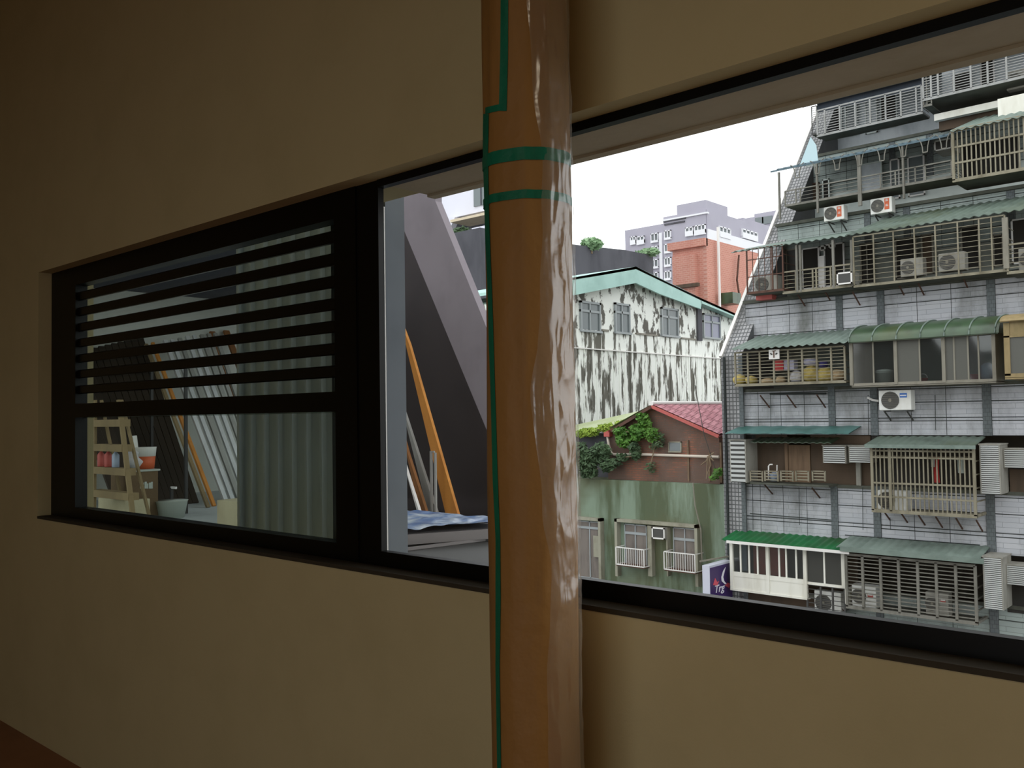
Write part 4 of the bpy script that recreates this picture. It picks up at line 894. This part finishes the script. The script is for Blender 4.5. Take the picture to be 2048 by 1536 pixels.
fm = bpy.data.meshes.new_from_object(tmp.evaluated_get(bpy.context.evaluated_depsgraph_get())); bpy.data.objects.remove(tmp); fm.materials.clear(); fm.materials.append(M['letter'])
p = onf(1428, 1187); lt = bpy.data.objects.new('lettering', fm); C.objects.link(lt); lt.location = p-WL[sg]; lt.rotation_euler = (math.pi/2-.0, 0, math.pi/2); lt.scale = ((onf(1450, 1187).y-onf(1428, 1187).y)/max(v.co.x for v in fm.vertices), 1, 1); lt.parent = sg
MB().bar((XS-.3, ys0, zs1+.10), (XS-.1, ys1, zs1+.10), .04).build('top_rail', 'frm', sg)

# ================================================================== GREEN BUILDING WITH BRICK HOUSE ON TOP
YG = 25.0
gx0, gx1 = hx(1040, YG, 1000), XL-.42; gz = zat(1160, 957, YG)
GR = empty('green_building', ((gx0+gx1)/2, YG+2, -9), 'stained pale green rendered building left of the stepped block', 'building')
MB().box(gx0, gx1, YG, YG+6, -9, gz).build('wall', 'green', GR)
MB().box(gx1, XL-.24, YG-.3, YG-.1, -9, gz+.3).build('drain_strip', 'greenc', GR)
def surround(xl, yt, xr, yb, th=.1, dep=.22):
    a = P(xl, yt, YG); c = P(xl, yb, YG); x0, x1, z0, z1 = a.x, hx(xr, YG, (yt+yb)/2), c.z, a.z
    MB().box(x0, x1, YG-dep, YG, z1-th, z1).box(x0, x0+th, YG-dep, YG, z0, z1).box(x1-th, x1, YG-dep, YG, z0, z1).build('surround', 'greenc', GR); return x0, x1, z0, z1
surround(1236, 1036, 1402, 1150); surround(1120, 1029, 1209, 1160)
MB().box(hx(1120, YG), hx(1212, YG), YG-.3, YG, zat(1160, 1164, YG), zat(1160, 1157, YG)).build('sill', 'greenc', GR)
MB().box(hx(1296, YG), hx(1310, YG, 1100), YG-.2, YG, zat(1300, 1150, YG), zat(1300, 1050, YG)).build('mullion_post', 'greenc', GR)
MB().box(hx(1333, YG), hx(1342, YG, 1100), YG-.2, YG, zat(1335, 1150, YG), zat(1335, 1055, YG)).build('mullion_post', 'greenc', GR)
def gwindow(xl, yt, xr, yb, tr, mid, pane='gwin'):
    a = P(xl, yt, YG-.02); c = P(xl, yb, YG-.02); x0, x1, z0, z1 = a.x, hx(xr, YG-.02, (yt+yb)/2), c.z, a.z; zt_ = zat(xl, tr, YG-.02); xm = hx(mid, YG-.02, yb); e = .03
    f = MB().box(x0, x1, YG-.06, YG+.01, z1-e, z1).box(x0, x1, YG-.06, YG+.01, z0, z0+e).box(x0, x0+e, YG-.06, YG+.01, z0, z1).box(x1-e, x1, YG-.06, YG+.01, z0, z1).box(x0, x1, YG-.065, YG+.01, zt_-.05, zt_+.03).box(xm-e*.6, xm+e*.6, YG-.06, YG+.01, z0, z1).build('window', 'gfrm', GR)
    for (p_, q_) in ((x0+e, xm-e*.6), (xm+e*.6, x1-e)):
        ubox('pane', p_, q_, YG-.03, YG-.015, z0+e, zt_-.05, 'wpane', f); ubox('pane', p_, q_, YG-.03, YG-.015, zt_+.03, z1-e, 'wpane', f)
M['wpane'] = weather('curtained panes', (122, 114, 108), (98, 92, 88), 3, .2, 4, bump=0)
gwindow(1250, 1047, 1295, 1128, 1064, 1273); gwindow(1347, 1054, 1398, 1140, 1076, 1372)
gwindow(1150, 1040, 1202, 1152, 1052, 1182)
ubox('vent_flap', hx(1188, YG-.1, 1090), hx(1203, YG-.1, 1090), YG-.14, YG-.1, zat(1188, 1112, YG), zat(1188, 1070, YG), 'greenc', GR)
def railing(xl, yt, xr, yb, n):
    Yr_ = YG-.5; a = P(xl, yt, Yr_); c = P(xl, yb, Yr_); x0, x1, z0, z1 = a.x, hx(xr, Yr_, (yt+yb)/2), c.z, a.z
    f = MB()
    for z in (z0, z1): f.box(x0, x1, Yr_-.015, Yr_+.015, z-.015, z+.015); f.box(x0-.012, x0+.012, Yr_, YG, z-.012, z+.012); f.box(x1-.012, x1+.012, Yr_, YG, z-.012, z+.012)
    f.box(x0-.015, x0+.015, Yr_-.015, Yr_+.015, z0, z1); f.box(x1-.015, x1+.015, Yr_-.015, Yr_+.015, z0, z1)
    r = f.build('railing', 'coping', GR); MB().box(x0, x1, Yr_, YG, z0-.05, z0-.02).build('railing_tray', 'rust', GR)
    for k in range(1, n):
        x = x0+(x1-x0)*k/n; ubox('baluster', x-.006, x+.006, Yr_-.006, Yr_+.006, z0, z1, 'coping', r)
railing(1232, 1094, 1288, 1128, 13); railing(1328, 1103, 1390, 1138, 13)
boxac(1303, 1054, 1329, 1077, YG-.35, .4, 'small white framed window unit between the green building windows')
GR_cable = MB().tube([P(1386, 965, YG-.3), P(1390, 1010, YG-.3), P(1402, 1060, YG-.3), P(1404, 1120, YG-.3)], .02, 5).build('hanging_cable', 'frm', GR)

# brick house
YH = 25.25
hz0 = gz
ap_ = P(1312, 813, YH); er = P(1438, 869, YH); el = P(1215, 872, YH)
BH = empty('brick_house', (ap_.x, YH+3, hz0), 'old brick rooftop house with pink red tiled gable roof', 'house')
xr_ = er.x
MB().prism([Vector((el.x, YH, hz0)), Vector((el.x, YH, el.z)), P(1240, 853, YH), ap_, er, Vector((xr_, YH, hz0))], (0, 5, 0)).build('wall', 'brick', BH)
# tiled slope: ridge runs away from the street
def slope(p0, p1, mat, nm, th=.08, over=.25, dy=6.2):
    a = Vector((p0.x, YH-over, p0.z)); b2 = Vector((p1.x, YH-over, p1.z))
    n = 26; s = MB()
    def fn(u, v):
        p = a.lerp(b2, u); return (p.x, p.y+dy*v, p.z+th+.02*abs(math.sin(v*math.pi*dy/.32)))
    s.grid(fn, 2, int(dy/.32*4)); k = len(s.v); s.v += [(x, y, z-.09) for x, y, z in s.v[:k]]; s.f += [tuple(i+k for i in f_[::-1]) for f_ in s.f]
    return s.build(nm, mat, BH)
dr = (er-ap_)*1.06
slope(ap_, ap_+dr, 'tile', 'tiled_roof'); slope(ap_, P(1222, 862, YH), 'fiber', 'fibre_roof')
MB().tube([Vector((ap_.x, YH-.28, ap_.z+.1)), Vector((ap_.x, YH+6, ap_.z+.1))], .08, 8).build('ridge_cap', 'coping', BH)
MB().bar(Vector((ap_.x, YH-.27, ap_.z)), Vector((ap_.x, YH-.27, ap_.z))+dr, .04, .10).build('verge_board', 'redd', BH)
MB().bar(Vector((ap_.x, YH-.27, ap_.z)), P(1222, 862, YH-.27), .04, .10).build('verge_board', 'rust', BH)
def hwin(xl, yt, xr, yb, mt): a = P(xl, yt, YH); c = P(xl, yb, YH); x1_ = hx(xr, YH, (yt+yb)/2); f = MB().box(a.x, x1_, YH-.05, YH, a.z-.03, a.z).box(a.x, x1_, YH-.08, YH, c.z-.04, c.z).box(a.x, a.x+.03, YH-.05, YH, c.z, a.z).box(x1_-.03, x1_, YH-.05, YH, c.z, a.z).build('window', 'greenc', BH); ubox('pane', a.x+.03, x1_-.03, YH-.03, YH-.01, c.z, a.z-.03, mt, f)
hwin(1338, 883, 1364, 902, 'gwin')
for px, py0, py1 in ((1375, 880, 962), (1417, 905, 962), (1440, 885, 965)):
    MB().box(hx(px, YH)-.03, hx(px, YH)+.03, YH-.05, YH, zat(px, py1, YH), zat(px, py0, YH)).build('wall_pipe', 'woodl', BH)
MB().tube([P(1215, 874, YH-.1), P(1218, 892, YH-.1), P(1223, 906, YH-.1), P(1228, 909, YH-.1), P(1290, 909, YH-.1), P(1438, 914, YH-.1)], .045, 8).build('drain_pipe', 'pipe', BH)
MB().box(hx(1208, YH-.15), hx(1219, YH-.15), YH-.2, YH, zat(1210, 873, YH), zat(1210, 864, YH)).bar(P(1212, 865, YH-.15), P(1228, 857, YH-.15), .05).build('gutter_box', 'redd', BH)
# low grey shed, parapet and fibre roof behind
LS = empty('low_shed', (P(1190, 880, 26.2).x, 26.2, gz), 'low grey shed with a mossy fibre roof under the vines', 'shed')
MB().box(hx(1100, 25.9), hx(1216, 25.9, 900), 25.9, 28, gz, zat(1160, 868, 25.9)).build('wall', 'dconc', LS)
fr_ = [P(1120, 872, 25.6), P(1215, 858, 25.6), P(1302, 817, 27.2), P(1140, 852, 27.8)]
MB().prism(fr_, (0, 0, -.05)).build('roof', 'fiber', LS)

# vines
def leaves(mb, c, rad, n, size, seed):
    rnd = random.Random(seed); c = Vector(c)
    for _ in range(n):
        d = Vector((rnd.gauss(0, 1), rnd.gauss(0, 1), rnd.gauss(0, 1))); d.normalize(); d *= rnd.random()**.4
        p = c+Vector((d.x*rad[0], d.y*rad[1], d.z*rad[2]))
        a = Vector((rnd.uniform(-1, 1), rnd.uniform(-1, 1), rnd.uniform(-.6, .6))).normalized(); b2 = a.cross(Vector((rnd.uniform(-1, 1), -1, rnd.uniform(0, 1.2)))).normalized()
        s_ = size*rnd.uniform(.6, 1.3); k = len(mb.v)
        mb.v += [tuple(p-a*s_), tuple(p+b2*s_*.45+Vector((0, 0, .01))), tuple(p+a*s_), tuple(p-b2*s_*.45)]; mb.f.append((k, k+1, k+2, k+3))
def vine(name, blobs, mat, label, Y, size=.09, cat='vine', stem=True):
    r = empty(name, P(blobs[0][0], blobs[0][1], Y), label, cat); mb = MB()
    for i, (px, py, rx, ry, n) in enumerate(blobs):
        p = P(px, py, Y); k = p.length/F; leaves(mb, p, (rx*k, .22, ry*k), n, size, i*13+len(label))
    o = mb.build('foliage', mat, r); o['kind'] = 'stuff'
    if stem: MB().tube([P(b_[0], b_[1], Y) for b_ in blobs], .02, 5).build('stem', 'twig', r)
    return r
vine('climbing_vine', [(1250, 880, 22, 16, 420), (1275, 865, 20, 18, 420), (1290, 850, 14, 14, 260), (1285, 835, 12, 10, 160), (1305, 870, 16, 14, 260), (1240, 862, 16, 9, 160)], 'leaf', 'bright green vine climbing the brick wall under the gable', YH-.25)
vine('climbing_vine', [(1268, 895, 9, 12, 150), (1272, 912, 8, 9, 120), (1245, 915, 14, 8, 90), (1232, 925, 10, 9, 60)], 'leafd', 'dark green vine tendril crossing the pale drain pipe', YH-.3)
vine('hanging_creeper', [(1175, 925, 26, 28, 700), (1200, 905, 26, 20, 500), (1160, 905, 20, 22, 400), (1215, 930, 18, 16, 260), (1175, 945, 24, 10, 260)], 'leafd', 'dark creeper mass hanging over the green wall top beside the column', YG-.25)
vine('roof_creeper', [(1180, 864, 26, 8, 420), (1215, 856, 22, 8, 360), (1245, 850, 18, 9, 280), (1160, 868, 18, 6, 200)], 'leafl', 'yellow green creeper covering the edge of the fibre roof', 25.5)
vine('small_vine', [(1320, 880, 12, 14, 90), (1310, 892, 12, 8, 60), (1300, 935, 10, 14, 50)], 'leafd', 'sparse vine on the brick wall beside the little window', YH-.2, .07)
vine('small_vine', [(1435, 945, 9, 9, 80), (1430, 955, 9, 6, 50)], 'leaf', 'small plant rooted at the right corner of the brick wall', YH-.4, .07)
r = empty('dead_branch', P(1418, 915, YH-.35), 'bare twisted dead branch on the pale drain pipe', 'branch')
for q_ in ([(1418, 912), (1412, 922), (1402, 930)], [(1418, 912), (1428, 905)], [(1418, 912), (1422, 930), (1416, 945), (1419, 960)], [(1418, 912), (1427, 922)], [(1416, 912), (1414, 935), (1413, 958)]):
    MB().tube([P(x, y, YH-.35) for x, y in q_], [.03]+[.018]*(len(q_)-1), 5).build('twig', 'twig', r)
# thin sagging wires
tag(MB().tube([P(1390, 770, 24.8), P(1398, 815, 24.8), P(1408, 868, 24.8), P(1434, 950, 24.97)], .012, 5).build('antenna_pole', 'dark'), 'thin dark leaning pole in front of the tiled roof', 'pole')

# ================================================================== WHITE MOTTLED BUILDING (side wall seen, facing the room)
XM = -23.0
WB = empty('peeling_white_building', (XM-3, 34, -9), 'gabled building with peeling white wall and mint green fascia', 'building')
def q_(px, py, X=XM): return PX(px, py, X)
ya, yb_ = q_(940, 700).y, q_(1490, 700).y
zlow = -9
top = [q_(1040, 600), q_(1150, 572), q_(1272, 556), q_(1405, 602), q_(1500, 640)]
ledge_z = q_(1300, 672).z
MB().prism([Vector((XM, top[0].y, ledge_z))]+top+[Vector((XM, top[-1].y, ledge_z))], (-6, 0, 0)).build('upper_wall', 'mott2', WB)
MB().prism([Vector((XM+.05, ya, zlow)), Vector((XM+.05, ya, ledge_z)), Vector((XM+.05, yb_, ledge_z)), Vector((XM+.05, yb_, zlow))], (-6, 0, 0)).build('lower_wall', 'mott', WB)
# corrugation battens on lower wall
for k in range(0, 34):
    y = q_(1155, 750).y + k*.42
    if y < yb_: ubox('rib', XM+.04, XM+.075, y, y+.12, q_(1300, 815).z-1.0, q_(1300, 708).z+.02*(k % 3), 'mott', WB)
ubox('drip_ledge', XM+.05, XM+.12, ya, yb_, q_(1300, 708).z, q_(1300, 706).z, 'coping', WB)
fa = XM+.5
def fascia(p): return MB().prism([PX(x, y, fa) for x, y in p], (-.1, 0, 0))
fascia([(1040, 575), (1150, 554), (1272, 533), (1272, 566), (1150, 590), (1040, 612)]).build('fascia', 'mint', WB)
fascia([(1272, 533), (1330, 562), (1404, 597), (1402, 618), (1320, 588), (1272, 566)]).build('fascia', 'mint', WB)
MB().prism([PX(1404, 597, fa), PX(1500, 640, fa), PX(1500, 646, fa), PX(1402, 606, fa)], (-.4, 0, 0)).build('eave', 'mint', WB)
rp = [PX(1040, 575, fa), PX(1150, 554, fa), PX(1272, 533, fa), PX(1404, 597, fa), PX(1500, 640, fa)]
MB().prism(rp+[p+Vector((0, 0, -.12)) for p in rp[::-1]], (-7, 0, 0)).build('roof', 'mint', WB)
def mwin(x0, x1, y0, y1, ym, xm, mt='gwin'):
    a = q_(x0, y0); c = q_(x0, y1); b2 = q_(x1, y0); z1, z0 = a.z, c.z; zm = q_(x0, ym).z; e = .09; yA, yB = a.y, b2.y; yM = q_(xm, y0).y
    f = MB().box(XM, XM+.1, yA, yB, z1-e, z1).box(XM, XM+.14, yA-.05, yB+.05, z0-e, z0).box(XM, XM+.1, yA, yA+e, z0, z1).box(XM, XM+.1, yB-e, yB, z0, z1).box(XM, XM+.09, yA, yB, zm-e*.7, zm+e*.4).box(XM, XM+.09, yM-e*.4, yM+e*.4, z0, z1).build('window', 'gfrm', WB)
    for (p_, r2) in ((yA+e, yM-e*.4), (yM+e*.4, yB-e)):
        for (s0, s1) in ((z0, zm-e*.7), (zm+e*.4, z1-e)): ubox('pane', XM+.02, XM+.04, p_, r2, s0, s1, mt, f)
M['lilac'] = plain('lilac reflecting panes', (128, 130, 150), .2)
mwin(1158, 1198, 601, 659, 620, 1177); mwin(1227, 1257, 605, 663, 623, 1241); mwin(1320, 1354, 614, 669, 632, 1334); mwin(1404, 1438, 626, 673, 642, 1421, 'lilac')
ubox('pilaster', XM+.02, XM+.12, q_(1392, 640).y, q_(1400, 640).y, ledge_z, q_(1396, 612).z, 'dconc', WB)
for (x0, x1) in ((1201, 1215), (1270, 1312), (1360, 1388)):
    ubox('sill_block', XM+.01, XM+.1, q_(x0, 668).y, q_(x1, 668).y, ledge_z+.0, ledge_z+.08, 'frm', WB)

# dark concrete wall behind and plants
XK = -34.0
DW = empty('blackened_roof_wall', (XK, 50, -9), 'blackened concrete roof wall behind the white building', 'building')
kq_ = [PX(960, 455, XK), PX(1147, 489, XK), PX(1250, 500, XK), PX(1306, 511, XK)]
MB().prism([Vector((XK, kq_[0].y, -9))]+kq_+[Vector((XK, kq_[-1].y, -9))], (-4, 0, 0)).build('wall', 'dconc', DW)
def bush(nm, px, py, rx, ry, Y, n, mat, label, cat='shrub', size=.25):
    p = P(px, py, Y); k = p.length/F; r = empty(nm, p-Vector((0, 0, ry*k)), label, cat); mb = MB(); leaves(mb, p, (rx*k, rx*k*.6, ry*k), n, size, int(px))
    o = mb.build('foliage', mat, r); o['kind'] = 'stuff'; MB().tube([p-Vector((0, 0, ry*k*1.6)), p], .07, 5).build('trunk', 'twig', r); return r
M['leafh'] = weather('hazy green leaves', (138, 168, 128), (106, 140, 100), 1, .7, 1, bump=0)
pk = PX(1183, 490, XK)
bush('roof_shrub', 1183, 488, 22, 12, pk.y, 500, 'leafh', 'leafy shrub growing on the blackened roof wall')
pk = PX(1300, 505, XK); bush('roof_shrub', 1295, 506, 26, 7, pk.y, 300, 'leafh', 'low hanging greenery at the far end of the blackened wall')

# red brick building
RB = empty('red_brick_building', (P(1412, 500, 62).x, 66, -9), 'tall plain red brick building in front of the lilac grey flats', 'building')
YR = 62.0; xr0, xr1 = hx(1345, YR, 500), hx(1413, YR, 500); zr1 = zat(1345, 487, YR)
yr2 = PX(1500, 500, xr1).y
MB().box(xr0, xr1-.3, YR, YR+12, -9, zr1).build('front_wall', 'brickr', RB)
MB().box(xr1-.3, xr1, YR, yr2, -9, zr1).build('side_wall', 'brickr2', RB)
MB().box(hx(1357, YR), hx(1402, YR), YR-.5, YR, -5, zat(1357, 514, YR)).build('raised_panel', 'brickr', RB)
MB().box(hx(1357, YR-.6), hx(1402, YR-.6), YR-.7, YR-.4, zat(1357, 577, YR-.6), zat(1357, 570, YR-.6)).build('slot_window', 'voidb', RB)
MB().box(hx(1345, YR), xr1, YR-.3, YR+.2, zr1-.6, zr1+.0).build('parapet', 'brickr', RB)
MB().tube([Vector((xr1+.3, PX(1430, 500, xr1).y, zr1+1)), Vector((xr1+.3, PX(1430, 500, xr1).y, 0))], .12, 6).build('down_pipe', 'coping', RB)
MB().tube([PX(1478, 480+30, xr1+.3), PX(1474, 560, xr1+.3), PX(1480, 600, xr1+.3)], .08, 5).build('cable', 'rust', RB)
s = MB().box(xr1, xr1+1.2, PX(1438, 600, xr1).y, PX(1455, 600, xr1).y, PX(1445, 610, xr1).z, PX(1445, 588, xr1).z); s.build('duct_hood', 'awmoss', RB)

# lilac grey flats
GF = empty('lilac_flats', (P(1400, 450, 100).x, 104, -9), 'large lilac grey apartment tower with white trim on the skyline', 'building')
YA = 100.0; xg0, xg1, xg2 = hx(1250, YA, 470), hx(1327, YA, 470), hx(1414, YA, 470)
zg0, zg1 = zat(1250, 460, YA), zat(1327, 434, YA)
yg = PX(1492, 450, xg2).y; yg2 = PX(1570, 450, xg2).y
MB().box(hx(1250, YA+4, 470), xg1+.2, YA+4, YA+20, -9, zat(1250, 461, YA+4)).build('wing_block', 'greyb', GF)
MB().box(xg1, xg2-.1, YA, YA+20, -9, zg1-.03).build('main_block', 'greyb', GF)
MB().box(xg2-6, xg2, YA+.1, yg, -9, zg1).build('side_block', 'greyb', GF)
MB().box(xg2-5.9, xg2-.4, yg+.05, yg2+6, -9, PX(1500, 437, xg2).z).build('rear_block', 'greyb', GF)
MB().box(xg2-4.5, xg2-.3, YA+.4, YA+6, zg1, zg1+1.3).build('roof_block', 'greyb', GF)
MB().box(xg1, xg2+.2, YA-.2, YA+.3, zat(1327, 440, YA)-.2, zat(1327, 440, YA)).build('trim', 'greyw', GF)
def fwin(xa_, xb2, y0, y1, Y=YA, X=None, n=2, bal=False):
    if X is None:
        a = P(xa_, y0, Y); c = P(xa_, y1, Y); x1_ = hx(xb2, Y, (y0+y1)/2)
        f = MB().box(a.x, x1_, Y-.3, Y, c.z-.2, c.z+(.45 if bal else .1)).box(a.x, x1_, Y-.25, Y, a.z-.12, a.z).box(a.x, a.x+.1, Y-.25, Y, c.z, a.z).box(x1_-.1, x1_, Y-.25, Y, c.z, a.z)
        for k in range(1, n): x = a.x+(x1_-a.x)*k/n; f.box(x-.06, x+.06, Y-.25, Y, c.z, a.z)
        o = f.build('window', 'greyw', GF)
        for k in range(n): ubox('pane', a.x+(x1_-a.x)*k/n+.1, a.x+(x1_-a.x)*(k+1)/n-.1, Y-.1, Y-.05, c.z, a.z, 'gwin', o)
    else:
        a = PX(xa_, y0, X); c = PX(xa_, y1, X); yB = PX(xb2, (y0+y1)/2, X).y
        f = MB().box(X, X+.3, a.y, yB, c.z-.25, c.z+(.5 if bal else .1)).box(X, X+.25, a.y, yB, a.z-.15, a.z)
        for k in range(0, n+1): y = a.y+(yB-a.y)*k/n; f.box(X, X+.25, y-.1, y+.1, c.z, a.z)
        o = f.build('window', 'greyw', GF)
        for k in range(n): ubox('pane', X+.05, X+.1, a.y+(yB-a.y)*k/n+.1, a.y+(yB-a.y)*(k+1)/n-.1, c.z, a.z, 'gwin', o)
for (a_, b_) in ((1262, 1273), (1275, 1290)): fwin(a_, b_, 474, 488, YA+4, bal=True)
for r2 in range(4):
    fwin(1303, 1318, 468+r2*26, 484+r2*26, YA+4); fwin(1330, 1343, 462+r2*27, 478+r2*27, YA)
ubox('white_column', hx(1320, YA+3.8, 500), hx(1326, YA+3.8, 500), YA+3.6, YA+4, -9, zat(1322, 466, YA+3.8), 'greyw', GF)
fwin(1372, 1388, 456, 471, YA, n=2, bal=True); fwin(1390, 1412, 452, 469, YA, n=3, bal=True)
MB().box(hx(1335, YA), hx(1380, YA), YA-.15, YA, zat(1340, 440, YA)-.2, zat(1340, 440, YA)).build('groove', 'dconc', GF); MB().box(hx(1337, YA), hx(1378, YA), YA-.15, YA, zat(1340, 448, YA)-.1, zat(1340, 448, YA)+.1).build('groove', 'dconc', GF)
fwin(1436, 1458, 452, 470, X=xg2, n=3, bal=True); fwin(1482, 1512, 457, 472, X=xg2, n=4, bal=True)
MB().box(xg2, xg2+.2, YA, yg2, PX(1440, 481, xg2).z-.4, PX(1440, 481, xg2).z+1).build('trim', 'greyw', GF)
MB().box(xg2, xg2+.2, YA, yg2, PX(1440, 505, xg2).z-.4, PX(1440, 505, xg2).z+1).build('trim', 'greyw', GF)
FF = empty('far_flats', (P(1530, 450, 118).x, 120, -9), 'farthest pale grey tower peeking beside the stepped block', 'building')
MB().box(hx(1490, 140, 450), hx(1512, 140, 450), 140, 150, -9, zat(1495, 436, 140)).box(hx(1509, 136, 450), hx(1585, 136, 450), 136, 150, -9, zat(1510, 428, 136)).build('block', 'greyb', FF)
f = MB().box(hx(1520, 136), hx(1528, 136, 445), 135.8, 136, zat(1520, 448, 136), zat(1520, 435, 136)).build('window', 'gwin', FF)
f = MB().box(hx(1534, 136), hx(1545, 136, 445), 135.8, 136, zat(1534, 448, 136), zat(1534, 433, 136)).build('window', 'gwin', FF)

# ================================================================== BEHIND THE SLANTED BEAM
YV = 46.0
WV = empty('plain_white_building', (P(920, 400, YV).x, YV+3, -9), 'plain white building with one dark window beyond the slanted beam', 'building')
MB().box(hx(820, YV, 400), hx(1040, YV, 400), YV, YV+2.2, zat(900, 437, YV), zat(900, 300, YV)).build('upper_wall', 'whiteb', WV)
MB().box(hx(820, YV, 400), hx(1040, YV, 400), YV+1.8, YV+3, -9, zat(900, 437, YV)).build('lower_wall', 'dconc', WV)
MB().box(hx(949, YV, 390), hx(985, YV, 390), YV-.1, YV, zat(950, 414, YV), zat(950, 378, YV)).build('window', 'gwin', WV)
MB().box(hx(963, YV, 390), hx(965, YV, 390), YV-.14, YV-.1, zat(950, 414, YV), zat(950, 378, YV)).build('window_bar', 'dconc', WV)
MB().prism([P(888, 436, YV-.6), P(910, 434, YV-.6), P(898, 462, YV-.6)], (0, .5, 0)).build('gable_side', 'whiteb', WV)
MB().box(hx(905, YV-1), hx(1000, YV-1), YV-1, YV+1, zat(910, 443, YV-1), zat(910, 438, YV-1)).build('ledge', 'conc', WV)
YQ = 38.0
bush('terrace_shrub', 920, 470, 24, 13, 42, 600, 'leafd', 'round green bush on the roof terrace beyond the slanted beam')
s = MB(); s.box(hx(948, 41), hx(1010, 41), 41, 43, zat(950, 480, 41), zat(950, 455, 41)); tag(s.build('white_canopy', 'whiteb'), 'white canopy beside the round green bush', 'canopy')
LW = empty('low_white_house', (P(930, 510, YQ).x, YQ+2, -9), 'low white house with a red eave band beyond the slanted beam', 'house')
MB().prism([P(880, 482, YQ+2), P(1000, 466, YQ+2), P(1000, 515, YQ), P(880, 530, YQ)], (0, .15, -.1)).build('roof', 'whiteb', LW)
MB().prism([P(900, 527, YQ-.2), P(970, 515, YQ-.2), P(970, 527, YQ-.2), P(900, 540, YQ-.2)], (0, .2, 0)).build('eave_band', 'red', LW)
MB().box(hx(860, YQ), hx(1000, YQ), YQ, YQ+4, -9, zat(930, 530, YQ)).build('wall', 'greenc', LW)
MB().prism([P(935, 592, YQ-1.5), P(1000, 583, YQ-1.5), P(1000, 590, YQ-1.5), P(935, 602, YQ-1.5)], (0, 1.5, 0)).build('canopy', 'mint', LW)
MB().bar(P(955, 585, YQ-.3), P(985, 530, YQ-.3), .12).build('brace', 'whiteb', LW)

# street
MB().box(-120, 60, -40, YO, -9.3, -9).box(-120, 60, YO, 170, -9.3, -9).build('ground', 'asph', kind='structure', label='street level far below the window')
# unseen ceiling lamp added as faint warm fill for the window wall
rt = empty('fill_lamp', (.6, -1.6, 3.72), 'square unseen lamp added behind the camera for warm fill', 'lamp')
MB().box(.1, 1.1, -2.1, -1.1, 3.78, ZC).build('housing', 'white', rt)
